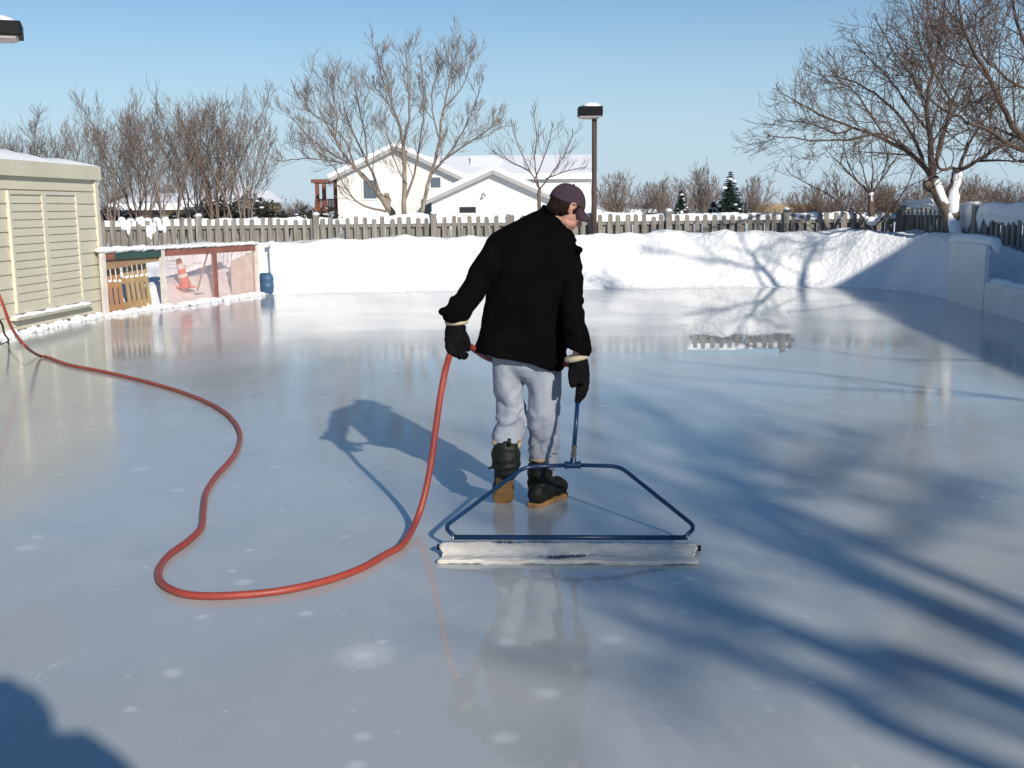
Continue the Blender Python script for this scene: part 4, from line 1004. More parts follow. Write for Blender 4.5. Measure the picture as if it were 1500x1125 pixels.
# cone, shovel
def bayP(px, py, back): 
    d = ray(px, py); o = q0 - bn * back; t = (o - CAM).dot(bn) / d.dot(bn); return CAM + d * t
e = empty('traffic_cone', bayP(270, 420, .22), 'orange traffic cone with white bands stuck in the snow behind the pink plastic', 'traffic cone')
t0 = bayP(261, 379, .24); t1 = bayP(272, 419, .20); ax = (t1 - t0); mb = MB(); mw = MB()
def seg_(m_, a_, b_, ra, rb): m_.tube([t0 + ax * a_, t0 + ax * b_], [ra, rb], n=16)
for k, (a_, b_) in enumerate(((0, .18), (.18, .36), (.36, .54), (.54, .66), (.66, 1.0))):
    f = lambda s: .045 + .055 * s
    seg_(mb if k % 2 == 0 else mw, a_, b_, f(a_) + (.0 if k % 2 == 0 else .003), f(b_) + (.0 if k % 2 == 0 else .003))
mb.obox(t1 - up * .02, bd, bn, up + bd * .25, .125, .12, .012)
mb.build('cone_body', M_orange, e, smooth=False); mw.build('white_band', M_bandwhite, e)
e = empty('snow_shovel', bayP(290, 423, .18), 'snow shovel with a wooden handle leaning in the heap behind the pink plastic', 'shovel')
mb = MB(); a_ = bayP(304, 371, .3); b_ = bayP(290, 423, .18); mb.tube([a_, b_], .016, n=8); mb.tube([a_ - bd * .07, a_ + bd * .07], .014, n=8); mb.build('handle', M_handlewood, e, smooth=True)
mb = MB(); mb.obox(b_ - up * .17 - bd * .04, bd, bn, (b_ - a_), .13, .012, .12); mb.build('blade', M_blueplastic, e)
# dark blue ribbed cylinder added in the gap
gb = G(390, 430.5); e = empty('blue_cylinder', gb + Vector((0, .12, 0)), 'dark blue ribbed cylinder in the gap between the boards and the far bank', 'barrel')
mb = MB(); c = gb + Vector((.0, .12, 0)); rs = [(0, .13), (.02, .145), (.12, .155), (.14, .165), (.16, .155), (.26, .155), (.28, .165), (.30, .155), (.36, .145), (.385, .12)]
mb.tube([c + up * (z) for z, r in rs], [r for z, r in rs], n=24); mb.build('cylinder_body', M_blueplastic, e, smooth=True)
mb = MB(); mb.tube([c + up * .385, c + up * .40], [.125, .12], n=24); mb.build('top_disc', M_blueplastic, e, smooth=True)
# white end board of the far bank
e = empty('rink_board', G(398, 430), 'narrow white end board where the far bank begins beside the blue cylinder', 'rink board')
mb = MB(); a_, b_ = G(398, 430), G(404, 429.9); panel(mb, a_, b_, -.02, .88, .02); mb.build('panel', M_board, e)
mb = MB(); mb.tube([a_ + up * .95 - Vector((.03, 0, 0)), b_ + up * .96], [.05, .06], n=10); mb.build('snow', M_snow_cap, e, smooth=True)

# ------------------------------------------------------------------ lamp posts
def lamp(base, ztop_, hw, hh, label, pole_side, group='box lamp posts round the rink', pole=True, yaw=0):
    e = empty('lamp_post', base, label, 'lamp post', group); rot = Matrix.Rotation(yaw, 3, 'Z'); ax_ = rot @ Vector((1, 0, 0)); ay = rot @ Vector((0, 1, 0))
    mb = MB(); c = base + Vector((0, 0, ztop_)); mb.tube([Vector((base.x, base.y, base.z)), Vector((base.x, base.y, ztop_ - hh * 2 - .02))], .052, n=12); mb.build('pole', M_pole, e, smooth=True)
    hc = Vector((base.x, base.y, ztop_ - hh)) + ax_ * pole_side
    mb = MB(); mb.obox(hc, ax_, ay, up, hw, .24, hh); o = mb.build('lamp_head', M_black, e)
    bv = o.modifiers.new('b', 'BEVEL'); bv.width = .012; bv.segments = 2
    if abs(pole_side) > hw: 
        mb = MB(); mb.obox(Vector((base.x, base.y, ztop_ - hh)) + ax_ * (pole_side / 2), ax_, ay, up, abs(pole_side) / 2, .03, .03); mb.build('arm', M_black, e)
    mb = MB(); rs = [(0, 1), (.45, .94), (.8, .75), (1, .4)]
    mb.rings([[hc + ax_ * (hw * .88 * f * sx) + ay * (.21 * f * sy) + up * (-hh - .055 * z) for sx, sy in ((-1, -1), (1, -1), (1, 1), (-1, 1))] for z, f in rs]); mb.build('lens', M_lens, e)
    mb = MB()
    mb.rings([[hc + ax_ * (hw * .08 + hw * .8 * f * sx) + ay * (.2 * f * sy) + up * (hh + .085 * z) for sx, sy in [(math.cos(k * .5236), math.sin(k * .5236)) for k in range(12)]] for z, f in ((0, 1), (.5, .93), (.85, .7), (1, .35))]); mb.build('snow', M_snow_cap, e, smooth=True)
b0 = GZ(870.5, 22.9, 0)
zz = P(863, 157, 22.9).z; lamp(b0, zz, .245, .092, 'rust brown lamp post with a black box head in the middle of the far bank', -.09)
c_ = P(35, 40, 11.0); ztp = P(35, 32, 11.0).z
c_ = P(36, 40, 13.4); ztp = P(35, 30, 13.4).z
lamp(Vector((c_.x - 1.27, 13.2, HS - .1)), ztp, .42, .085, 'black box lamp head with snow on it cut by the upper left frame corner', .80, yaw=R(20))

# ------------------------------------------------------------------ hose
hr = .0165
ground = [(0, 0)]
gp = [G(a, b, hr) for a, b in ((60, 522), (100, 534), (155, 545), (210, 558), (262, 573), (305, 590), (335, 609), (351, 632), (349, 655), (336, 676), (316, 698), (302, 722), (298, 748), (295, 772), (275, 793), (248, 813), (233, 834), (237, 854), (262, 868), (300, 873), (360, 871), (420, 864), (480, 850), (530, 832), (565, 812))]
start = [P(-60, 330, 11.6), P(-20, 395, 11.9), P(2, 440, 12.0), P(16, 478, 11.7), P(36, 506, 11.0)]
rise = [G(590, 797, hr + .004), P(609, 765, 5.30), P(622, 725, 5.38), P(631, 680, 5.42), P(638, 630, 5.45), P(645, 580, 5.47), P(653, 540, 5.49), P(661, 515, 5.47), P(669, 503, 5.52), P(682, 503, 5.62), P(698, 514, 5.76), P(716, 525, 5.95), P(745, 534, 6.15), P(785, 537, 6.12), P(815, 534, 5.85), P(834, 534, 5.66), P(845, 545, 5.58), P(848, 562, 5.56)]
hp = catmull(start + gp + rise, 7)
for v in hp:
    if v.z < hr: v.z = hr
mb = MB(); mb.tube(hp, hr, n=14)
hs = mb.build('hose', M_hose, smooth=True); tag(hs, 'thick red rubber hose looping over the ice up to the man\'s gloved hands', 'hose')
mb = MB(); mb.tube(catmull([P(-30, 440, 12.6), P(0, 470, 12.7), P(6, 488, 12.6), G(12, 500, .01), G(-10, 508, .01)], 6), .012, n=8)
tag(mb.build('cord', M_hosedark, smooth=True), 'thin dark cord hanging at the left frame edge before the shed', 'cord')

# ------------------------------------------------------------------ ice resurfacing mop
T = P(839, 681, 5.42); Lc, Rc = P(768, 684, 5.42), P(908, 683, 5.42)
BLf, BRt = P(657, 786.5, 4.97), P(1012, 787, 4.97)
EL, ER = P(651, 772, 5.03), P(1019, 772, 5.03)
MP = empty('ice_mop', G(830, 825), 'blue tubular ice resurfacer frame dragging a long white cloth behind the man', 'ice resurfacer')
def arc(pts, k=6):
    """round the corners of a polyline"""
    out = [Vector(pts[0])]
    for i in range(1, len(pts) - 1):
        a_, b_, c_ = Vector(pts[i-1]), Vector(pts[i]), Vector(pts[i+1]); r_ = min(.055, (a_ - b_).length * .45, (c_ - b_).length * .45)
        p = b_ + (a_ - b_).normalized() * r_; q = b_ + (c_ - b_).normalized() * r_
        for j in range(k + 1):
            t_ = j / k; out.append(p * (1 - t_) ** 2 + b_ * 2 * t_ * (1 - t_) + q * t_ * t_)
    out.append(Vector(pts[-1])); return out
mb = MB(); mb.tube(arc([T, Lc, EL, BLf + Vector((.03, 0, 0))]), .0105, n=12); mb.tube(arc([T, Rc, ER, BRt - Vector((.03, 0, 0))]), .0105, n=12)
mb.build('frame', M_blue, MP, smooth=True)
mb = MB(); mb.tube([BLf + Vector((.02, -.005, 0)), BRt + Vector((-.02, -.005, 0))], .0118, n=12); mb.build('sprinkler_bar', M_blue, MP, smooth=True)
hd = P(847, 578, 5.56)
ax = (hd - T).normalized()
mb = MB(); mb.tube([T - Vector((.036, 0, 0)), T - Vector((.030, 0, 0)), T + Vector((.030, 0, 0)), T + Vector((.036, 0, 0))], [.018, .0175, .0175, .018], n=14); mb.tube([T, T + ax * .035], [.017, .016], n=14)
for s_ in (-1, 1): mb.tube([T + Vector((s_ * .030, 0, 0)), T + Vector((s_ * .040, 0, 0))], [.0205, .0205], n=14)
mb.build('tee_joint', M_blue, MP, smooth=False)
mb = MB(); mb.tube([T + ax * .035, T + ax * .045, T + ax * .046, T + ax * .066, T + ax * .067, T + ax * .085, T + ax * .086, T + ax * .10], [.013, .013, .017, .017, .0125, .0125, .0165, .0165], n=6); mb.build('hose_fitting', M_brass, MP)
mb = MB(); mb.tube([T + ax * .10, hd - ax * .02], .0112, n=12); mb.build('handle', M_blue, MP, smooth=True)
mb = MB(); mb.tube([hd - ax * .045, hd - ax * .043, hd + ax * .10], [.0135, .0155, .0155], n=12); mb.build('grip', M_black, MP, smooth=True)
rodL, rodR = P(644, 801, 4.93), P(1022, 803, 4.93)
mb = MB()
for p in (rodL, rodR): mb.tube([p - Vector((.012, 0, 0)), p + Vector((.014, 0, 0))], .013, n=10)
mb.build('rod_end', M_black, MP)
for px in (663, 1006):
    a_ = P(px, 786, 4.965); mb = MB(); mb.tube(catmull([a_ + Vector((0, -.01, .016)), a_ + Vector((.004, -.022, .0)), a_ + Vector((0, -.022, -.03)), a_ + Vector((0, -.008, -.045))], 4), .0035, n=6)
    mb.tube([a_ + Vector((-.005, 0, 0)), a_ + Vector((.005, 0, 0))], .0145, n=12); mb.build('hook', M_chrome, MP, smooth=True)
# cloth: wraps the rod, drops to the ice and trails
N, K = 150, 26; mb = MB(); vs = []
fl, fr_ = G(642, 826.5), G(1020, 828); rl, rr_ = P(648, 797, 4.95), P(1018, 798.5, 4.95)
for i in range(N + 1):
    t_ = i / N; top_ = rl.lerp(rr_, t_); bot = fl.lerp(fr_, t_)
    sag = .006 * noise.noise(Vector((t_ * 6, 0, 0)))
    for k in range(K + 1):
        v = k / K
        y = top_.y + (bot.y - top_.y) * v
        z = top_.z * (1 - sst(v * 1.45)) + .0
        fold = .007 * noise.noise(Vector((t_ * 9, v * 2.2, 4))) + .0035 * noise.noise(Vector((t_ * 30, v * 5, 1))) + .008 * math.exp(-((v - .72) / .09) ** 2) * (.6 + noise.noise(Vector((t_ * 5, 3, 3))))
        x = top_.x + (bot.x - top_.x) * v + (.006 * noise.noise(Vector((v * 6, t_ * 3, 8))) if i in (0, N) else 0)
        if i in (0, N): x += (1 if i else -1) * .01 * math.sin(v * 9)
        vs.append(Vector((x, y + .006 * noise.noise(Vector((t_ * 14, 7, v))), max(.006, z + sag + .010 + fold))))
mb.v = [tuple(v) for v in vs]
for i in range(N):
    for k in range(K): q = i * (K + 1) + k; mb.f.append((q, q + K + 1, q + K + 2, q + 1))
cl = mb.build('cloth', M_towel, MP, smooth=True); md = cl.modifiers.new('t', 'SOLIDIFY'); md.thickness = .008; md.offset = 1
mb = MB(); hem = [Vector(mb_) for mb_ in [vs[i * (K + 1) + K] for i in range(N + 1)]]; mb.tube([v + Vector((0, .004, .004)) for v in hem], [.0065 + .002 * noise.noise(v * 30) for v in hem], n=8); o = mb.build('hem', M_towel, None, smooth=True); o.parent = cl
# faint printed marks on the cloth (unreadable in the photograph)
mb = MB(); rg = random.Random(5)
def on_cloth(px, py):
    t_ = (px - 642) / (1020 - 642); v = .2
    bestv = min(range(K + 1), key=lambda k: abs((lambda q: 562.5 - FPX * (q - CAM).dot(UP) / (q - CAM).dot(FW))(vs[int(round(t_ * N)) * (K + 1) + k]) - py))
    return vs[int(round(t_ * N)) * (K + 1) + bestv] + Vector((0, -.001, .0095)), bestv
def stroke(x0, y0, x1, y1, w_):
    n_ = max(2, int(abs(x1 - x0) / 2.5) + 1); L_ = []
    for i in range(n_ + 1):
        px = x0 + (x1 - x0) * i / n_; t_ = (px - 642) / 378 * N; i0 = int(t_); f_ = t_ - i0; 
        py = y0 + (y1 - y0) * i / n_
        kk = (py - 797.5) / (827 - 797.5) * K * 1.0; k0 = max(0, min(K - 1, int(kk))); g_ = kk - k0
        p = vs[i0 * (K+1) + k0].lerp(vs[(i0+1) * (K+1) + k0], f_).lerp(vs[i0 * (K+1) + k0 + 1].lerp(vs[(i0+1) * (K+1) + k0 + 1], f_), g_)
        L_.append(p + Vector((0, -.003, .0095)))
    off = Vector((0, -w_, 0)) if abs(x1 - x0) > abs(y1 - y0) else Vector((w_, 0, 0))
    v_ = [p - off for p in L_] + [p + off for p in L_]; m_ = len(L_)
    mb.add(v_, [(i, i + 1, m_ + i + 1, m_ + i) for i in range(m_ - 1)])
x = 802.5
while x < 854:
    wd_ = rg.choice((3.0, 3.6, 4.2)); stroke(x, 821.3, x + .5, 817, .0024); 
    stroke(x, 817.4, x + wd_ * .8, 817.4, .0035) if rg.random() < .6 else None
    stroke(x, 820.9, x + wd_ * .8, 820.9, .0035) if rg.random() < .6 else None
    if rg.random() < .6: stroke(x, 819.3, x + wd_ * .7, 819.3, .0035)
    stroke(x + wd_ * .8, 821.3, x + wd_ * .8 + .5, 817, .0024); x += wd_ + .7
stroke(790, 821.3, 793, 817, .002); stroke(791.5, 817.2, 795, 817.2, .003); stroke(794.5, 820.6, 797.5, 818.6, .003); stroke(864, 817.8, 871, 817.8, .003)
mb.build('printed_mark', M_ink, MP)
# water streaming from the bar on to the cloth
mb = MB(); rg = random.Random(8)
for k in range(46):
    px = 668 + 334 * (k + rg.random() * .5) / 46; a_ = P(px, 791, 4.965); b_ = P(px + rg.gauss(0, .4), 799, 4.93)
    mb.tube([a_, a_.lerp(b_, .5) + Vector((0, .004, 0)), Vector((b_.x, b_.y, max(.02, b_.z)))], .0016, n=5)
o = mb.build('water_streams', M_water, MP, smooth=True)
o['kind'] = 'stuff'

# ------------------------------------------------------------------ the man
PB = 5.78
PR = empty('person', G(793, 741), 'man in black coat, plum cap and grey sweatpants walking away, pulling the blue frame', 'person')
def ringLR(Lp, Rp, Yc, hd_, n=28, pw=2.4, back=0.0):
    a_ = P(Lp[0], Lp[1], Yc); b_ = P(Rp[0], Rp[1], Yc); c = (a_ + b_) / 2; h = (b_ - a_) / 2; out = []
    for k in range(n):
        th = 2 * math.pi * k / n; cx, sy = math.cos(th), math.sin(th)
        sx = math.copysign(abs(cx) ** (2 / pw), cx); s_ = math.copysign(abs(sy) ** (2 / pw), sy)
        out.append(c + h * sx + Vector((0, hd_ * s_ + back, 0)))
    return out
def limbpx(seq, n=18):
    """seq of (px, py, Y, radius px, depth factor) -> world centre list and radii"""
    pts = [P(a_, b_, y) for a_, b_, y, r, *_ in seq]; rad = [r * y / FPX * 1.0 for a_, b_, y, r, *_ in seq]
    return pts, rad
def smooth_tube(mb, seq, n=18, sub=4):
    p, r = limbpx(seq); c = catmull(p, sub); rr = lerp_list(r, len(c)); mb.tube(c, rr, n=n)
# coat
torso = [((797, 305), (823, 318), 5.86, .060), ((785, 310), (829, 331), 5.85, .085), ((762, 318), (836, 344), 5.83, .11), ((735, 332), (843, 357), 5.81, .125), ((720, 356), (847, 372), 5.80, .135),
         ((714, 388), (848, 396), 5.79, .14), ((713, 420), (847, 426), 5.79, .14), ((709, 448), (844, 452), 5.79, .142), ((703, 475), (838, 482), 5.79, .147), ((697, 497), (830, 512), 5.78, .152), ((692, 512), (823, 541), 5.78, .155)]
co = MB(); co.rings([ringLR(a_, b_, y, h) for a_, b_, y, h in torso])
smooth_tube(co, [(752, 347, 5.80, 17), (733, 358, 5.78, 20), (716, 383, 5.72, 19), (702, 408, 5.66, 19), (692, 428, 5.61, 19), (678, 446, 5.56, 18), (668, 461, 5.53, 19.5), (667, 466, 5.53, 19)])
smooth_tube(co, [(820, 362, 5.80, 16), (834, 378, 5.78, 17), (838, 405, 5.73, 17), (838, 435, 5.69, 18), (838, 462, 5.65, 17.5), (843, 488, 5.61, 18.5), (847, 508, 5.59, 20), (845, 517, 5.585, 19)])
# collar, shoulder flap, cuff flares
co.rings([ringLR((795, 297), (812, 305), 5.845, .050, pw=2), ringLR((793, 302), (822, 317), 5.845, .072, pw=2), ringLR((791, 308), (831, 331), 5.845, .090, pw=2), ringLR((785, 316), (839, 346), 5.845, .10, pw=2)])
for (a_, b_, y) in ((650, 456, 5.50), (861, 510, 5.57)):
    co.ell(P(a_, b_, y), (.020, .05, .016))
co.ell(P(848, 366, 5.76), (.02, .07, .02)); co.ell(P(838, 345, 5.93), (.018, .06, .022))
co.tube(catmull([P(799, 303, 5.83), P(808, 312, 5.785), P(819, 323, 5.77), P(830, 335, 5.775), P(839, 347, 5.81), P(843, 352, 5.87)], 4), [.016] * 21, n=10)
co.tube(catmull([P(800, 312, 5.83), P(806, 321, 5.79), P(816, 332, 5.775), P(827, 344, 5.78), P(838, 355, 5.82)], 4), [.030] * 17, n=10)
def coat_disp(co_, n_):
    q = co_ - Vector((0, 5.7, 0)); d = 0
    arm_l = q.x < -.22 ; arm_r = q.x > .27
    # vertical drape folds on the back, cross creases on the sleeves
    d += .010 * noise.noise(Vector((q.x * 10 + q.z * 2, q.y * 5, q.z * 2.2))) * (1 + sst((1.25 - q.z) / .5))
    d += .0035 * noise.noise(q * 24)
    if arm_l or arm_r:
        s_ = 1 if q.z < 1.25 else .4
        d += s_ * .009 * math.sin(q.z * 75 + q.x * 30 + 3 * noise.noise(q * 9)) * (.45 + .55 * noise.noise(q * 8))
    # centre back seam and yoke seam
    return d
fused('coat', co, M_coat, PR, .0085, 5, coat_disp)
mb = MB()
mb.tube(catmull([P(806, 307, 5.775), P(814, 315, 5.757), P(825, 326, 5.752), P(832, 334, 5.756)], 5), .0022, n=6); mb.build('collar_piping', M_cream, PR, smooth=True)
# knit cuffs
def cuff(a_, b_, y, w_, name='knit_cuff'):
    A_, B_ = P(*a_, y), P(*b_, y); c = (A_ + B_) / 2; h = (B_ - A_) / 2; dn = Vector((h.z, 0, -h.x)).normalized(); dn = dn if dn.z < 0 else -dn
    mb = MB(); rs = []
    for s_, f in ((-.9, .86), (-.6, .99), (0, 1.04), (.6, .98), (.9, .84)):
        rs.append([c + h * math.cos(k * .2618) * f + Vector((0, 1, 0)) * h.length * .95 * math.sin(k * .2618) * f + dn * w_ * s_ for k in range(24)])
    mb.rings(rs); mb.build(name, M_cream, PR, smooth=True)
cuff((652, 472.5), (686, 470), 5.53, .0165); cuff((827, 528), (863, 519.5), 5.59, .0165)
# gloves
def glove(seqs, name='glove'):
    mb = MB()
    for s_ in seqs: smooth_tube(mb, s_, n=14, sub=3)
    fused(name, mb, M_glove, PR, .0042, 4, lambda c, n_: .0018 * noise.noise(c * 60))
hd_l = [[(669, 474, 5.53, 14.5), (667, 486, 5.53, 16), (667, 497, 5.53, 15.5), (671, 507, 5.54, 12)], [(660, 494, 5.515, 10), (661, 505, 5.50, 9)],
        [(658, 498, 5.50, 6), (657, 509, 5.47, 5.4), (662, 516, 5.46, 5), (667, 514, 5.50, 4.6)], [(664, 500, 5.50, 6), (663, 512, 5.465, 5.4), (668, 519, 5.47, 5.2), (672, 516, 5.51, 4.6)],
        [(670, 502, 5.52, 6), (670, 514, 5.49, 5.6), (674, 522, 5.50, 5.4), (677, 518, 5.53, 4.6)], [(676, 500, 5.55, 6), (677, 513, 5.53, 5.4), (680, 523, 5.54, 5.0), (683, 517, 5.56, 4.4)],
        [(678, 488, 5.56, 6.5), (684, 501, 5.585, 5.6), (684, 514, 5.60, 5.2)]]
glove(hd_l)
hd_r = [[(846, 526, 5.585, 15), (848, 538, 5.58, 15.5), (850, 550, 5.575, 14.5), (849, 562, 5.57, 11)], [(842, 545, 5.56, 9), (843, 560, 5.55, 8)],
        [(857, 548, 5.575, 6.5), (858, 562, 5.56, 6), (853, 571, 5.54, 5.4), (846, 570, 5.535, 5)], [(856, 556, 5.57, 6.4), (857, 569, 5.555, 5.8), (852, 577, 5.54, 5.2), (845, 576, 5.535, 4.8)],
        [(854, 562, 5.57, 6), (855, 575, 5.56, 5.4), (850, 583, 5.545, 4.8), (844, 581, 5.54, 4.4)], [(852, 566, 5.58, 5.4), (852, 579, 5.575, 4.8), (848, 586, 5.56, 4.2), (844, 584, 5.555, 4)],
        [(838, 542, 5.56, 6.5), (838, 556, 5.545, 5.8), (841, 567, 5.53, 5.2)]]
glove(hd_r)
# sweatpants
pn = MB()
pn.rings([ringLR((724, 500), (818, 505), 5.79, .115), ringLR((722, 520), (821, 526), 5.79, .112), ringLR((723, 534), (821, 540), 5.79, .10), ringLR((727, 546), (817, 552), 5.79, .075), ringLR((734, 556), (810, 562), 5.79, .035)])
smooth_tube(pn, [(746, 530, 5.79, 24.5), (744, 560, 5.82, 24), (746, 585, 5.85, 23), (750, 604, 5.86, 22), (747, 618, 5.80, 22.5), (745, 636, 5.72, 24), (744, 650, 5.665, 22), (744, 662, 5.62, 15)], n=20)
smooth_tube(pn, [(797, 535, 5.79, 26), (797, 560, 5.79, 26.5), (797, 590, 5.80, 25), (796, 618, 5.80, 24.5), (796, 645, 5.81, 24), (795, 664, 5.82, 24), (795, 676, 5.82, 23), (793, 682, 5.83, 13)], n=20)
def pant_disp(c, n_):
    q = c; lx = q.x; d = .013 * noise.noise(Vector((q.x * 13 + q.z * 3, q.y * 9, q.z * 3.2))) + .004 * noise.noise(Vector((q.x * 24 + q.z * 9, q.y * 16, q.z * 9))) + .002 * noise.noise(q * 34)
    left = q.x < .065
    rd = 1 - abs(noise.noise(Vector((q.x * 7 + q.z * 4, q.y * 6, q.z * 9 - q.x * 6)))) * 5
    d += .0075 * max(0, rd) * (math.exp(-((q.z - .47) / .07) ** 2) + math.exp(-((q.z - .30) / .07) ** 2))
    zk = .49 if left else .42
    # crease bundles behind the knee and above the boots
    def crease(z0, amp, wd, tilt): return -amp * math.exp(-((q.z - z0 - tilt * q.x + .010 * noise.noise(q * 14)) / wd) ** 2)
    if left:
        d += crease(.485, .020, .012, .25) + crease(.525, .009, .02, -.5) + crease(.62, .007, .03, .9) + crease(.40, .008, .015, -.4)
    else:
        d += crease(.56, .008, .035, .8) + crease(.33, .014, .016, -.8) + crease(.27, .012, .012, .5) + crease(.43, .008, .03, -.6)
    return d
fused('sweatpants', pn, M_sweat, PR, .0075, 3, pant_disp)
mb = MB(); a_ = P(811, 665, 5.69)
for k, (dx, dz, r) in enumerate(((0, 0, .006), (.012, .002, .007), (-.01, -.001, .003))): mb.ell(a_ + Vector((dx, 0, dz)), (r, .002, r * .55))
mb.build('emblem', M_ink, PR)
# boots
def boot(shaft, foot, sole, liner_c, liner_r, lbl):
    mb = MB(); smooth_tube(mb, shaft, n=20)
    for (c, r, M3) in foot: mb.ell(c, r, M3)
    b_ = fused('boot', mb, M_boot, PR, .0055, 3, lambda c, n_: .0035 * noise.noise(c * 26) + .003 * math.sin(c.z * 120 + 4 * noise.noise(c * 12)) * (1 if c.z > .1 else .2), label=lbl)
    sm = MB(); sole(sm); o = fused('sole', sm, M_sole, None, .004, 1, lambda c, n_: .0012 * math.sin(c.y * 320)); o.parent = b_; o.matrix_parent_inverse = Matrix.Identity(4); boots.append(b_)
    lm = MB(); N_ = 24; nrm, ux = liner_r
    lm.tube([liner_c + (ux * math.cos(k * 6.2832 / N_) * 1.0 + nrm * math.sin(k * 6.2832 / N_)) for k in range(N_ + 1)], .012, n=8); o = lm.build('liner', M_liner, None, smooth=True); o.parent = b_
    return b_
boots = []
# planted right boot: heel near (786,741), toe away to the right
hl = G(787, 741); fd = Vector((.55, .84, 0)).normalized(); sdv = Vector((fd.y, -fd.x, 0))
M3 = Matrix((sdv, fd, Vector((0, 0, 1)))).transposed()
def sole_r(sm):
    prof = [(-.050, .032), (-.03, .045), (.03, .048), (.09, .046), (.15, .053), (.21, .056), (.25, .048), (.275, .024)]
    rs = []
    for z in (0.0, .005, .019, .024):
        f = 1.0 if z else .93
        rs.append([hl + fd * y + sdv * w_ * f + Vector((0, 0, z)) for y, w_ in prof] + [hl + fd * y - sdv * w_ * f + Vector((0, 0, z)) for y, w_ in reversed(prof)])
    sm.rings(rs)
br = boot([(793, 673, 5.80, 18), (791, 690, 5.80, 19), (789, 706, 5.81, 17), (790, 722, 5.83, 15)],
     [(hl + fd * .005 + Vector((0, 0, .065)), (.053, .062, .062), M3), (hl + fd * .08 + Vector((0, 0, .075)), (.056, .095, .065), M3), (hl + fd * .18 + Vector((0, 0, .068)), (.062, .095, .055), M3), (hl + fd * .225 + Vector((0, 0, .06)), (.056, .055, .050), M3), (hl + fd * .05 + Vector((0, 0, .14)), (.055, .07, .08), M3)],
     sole_r, P(794, 671, 5.80), (Vector((0, .058, 0)), Vector((.058, 0, .004))), None)
# lifted left boot: toe on the ice, sole turned to the viewer
toe = G(737, 737); 
hh = P(741, 697, 5.60)                       # heel of the sole
fdl = (toe - hh).normalized(); sv = Vector((1, 0, .06)); sv = (sv - fdl * sv.dot(fdl)).normalized(); nl_ = sv.cross(fdl); 
if nl_.y > 0: nl_ = -nl_                        # points out of the sole, to the viewer
M3l = Matrix((sv, fdl, -nl_)).transposed(); LF = (toe - hh).length
Lfoot = .26; hl2 = toe - fdl * Lfoot
def sole_l(sm):
    prof = [(-.02, .034), (.02, .046), (.08, .043), (.12, .043), (.17, .053), (.21, .058), (.245, .053), (.27, .034)]
    rs = []
    for z in (0.0, .006, .022, .028):
        f = 1.0 if z > .001 else .93
        rs.append([hl2 + fdl * y + sv * w_ * f - nl_ * z for y, w_ in prof] + [hl2 + fdl * y - sv * w_ * f - nl_ * z for y, w_ in reversed(prof)])
    sm.rings(rs)
boot([(741, 652, 5.62, 20), (741, 668, 5.60, 22), (742, 684, 5.585, 20), (742, 696, 5.60, 16)],
     [(hl2 + fdl * .05 - nl_ * .065, (.056, .08, .06), M3l), (hl2 + fdl * .12 - nl_ * .07, (.056, .09, .06), M3l), (hl2 + fdl * .20 - nl_ * .06, (.062, .075, .05), M3l), (P(741, 676, 5.585), (.078, .07, .075), None)],
     sole_l, P(743, 648, 5.63), (Vector((0, .066, .02)), Vector((.068, 0, .0))), None)
mb = MB(); mb.tube([P(722, 684, 5.58), P(716, 686, 5.57)], .007, n=6); mb.obox(P(746, 648, 5.545), (1, 0, 0), (0, 1, .3), (0, 0, 1), .010, .006, .018); mb.tube(catmull([P(722, 672, 5.57), P(732, 678, 5.52), P(748, 677, 5.52), P(762, 671, 5.57)], 4), .005, n=6)
o = mb.build('strap', M_boot, None, smooth=True); o.parent = boots[1]
mb = MB()
for k in range(3): 
    z = .145 + k * .022; q = hl + fd * (.125 - k * .018) + Vector((0, 0, z)); mb.tube([q - sdv * .03, q + fd * .008, q + sdv * .035], .0045, n=6)
o = mb.build('laces', M_liner, None, smooth=True); o.parent = boots[0]

# head: local frame x = his right, y = forward, z = up
fwv = Vector((.76, .31, -.57)).normalized(); upv = Vector((.52, .21, .83)); upv = (upv - fwv * upv.dot(fwv)).normalized(); rtv = fwv.cross(upv)
HC = P(831, 302.5, 5.80); HM = Matrix((rtv, fwv, upv)).transposed()
def hl_(x, y, z): return HC + HM @ Vector((x, y, z))
fwc = Vector((.88, .25, -.40)).normalized(); upc = Vector((.38, .11, .915)); upc = (upc - fwc * upc.dot(fwc)).normalized(); CM = Matrix((fwc.cross(upc), fwc, upc)).transposed(); CC = HC + HM @ Vector((0, -.004, .012))
def cl_(x, y, z): return CC + CM @ Vector((x, y, z - .012))
bd_ = MB()
def he(c, r, rot=None): bd_.ell(hl_(*c), r, HM @ rot if rot else HM, nu=22, nv=14)
he((0, -.012, .025), (.073, .094, .088)); he((0, .03, -.02), (.066, .066, .075)); he((0, .045, -.06), (.052, .050, .052)); he((0, .035, -.078), (.055, .045, .03))
he((0, .066, -.100), (.028, .024, .020)); he((0, .055, -.085), (.040, .036, .028)); he((0, .083, .012), (.045, .018, .018))
for s_ in (-1, 1):
    he((s_ * .036, .060, -.030), (.024, .028, .024)); he((s_ * .030, .052, -.066), (.026, .032, .026)); he((s_ * .070, -.004, -.02), (.007, .014, .026))
    bd_.tube(catmull([hl_(s_ * .071, .012, -.008), hl_(s_ * .078, .010, .008), hl_(s_ * .084, -.006, .014), hl_(s_ * .088, -.020, .004), hl_(s_ * .086, -.020, -.014), hl_(s_ * .079, -.010, -.032), hl_(s_ * .073, .0, -.042)], 4), [.0058] * 24 + [.0065], n=8); he((s_ * .012, .097, -.045), (.008, .010, .007))
bd_.tube([hl_(0, .088, .0), hl_(0, .105, -.022), hl_(0, .118, -.040), hl_(0, .098, -.050)], [.009, .0105, .0125, .008], n=12)
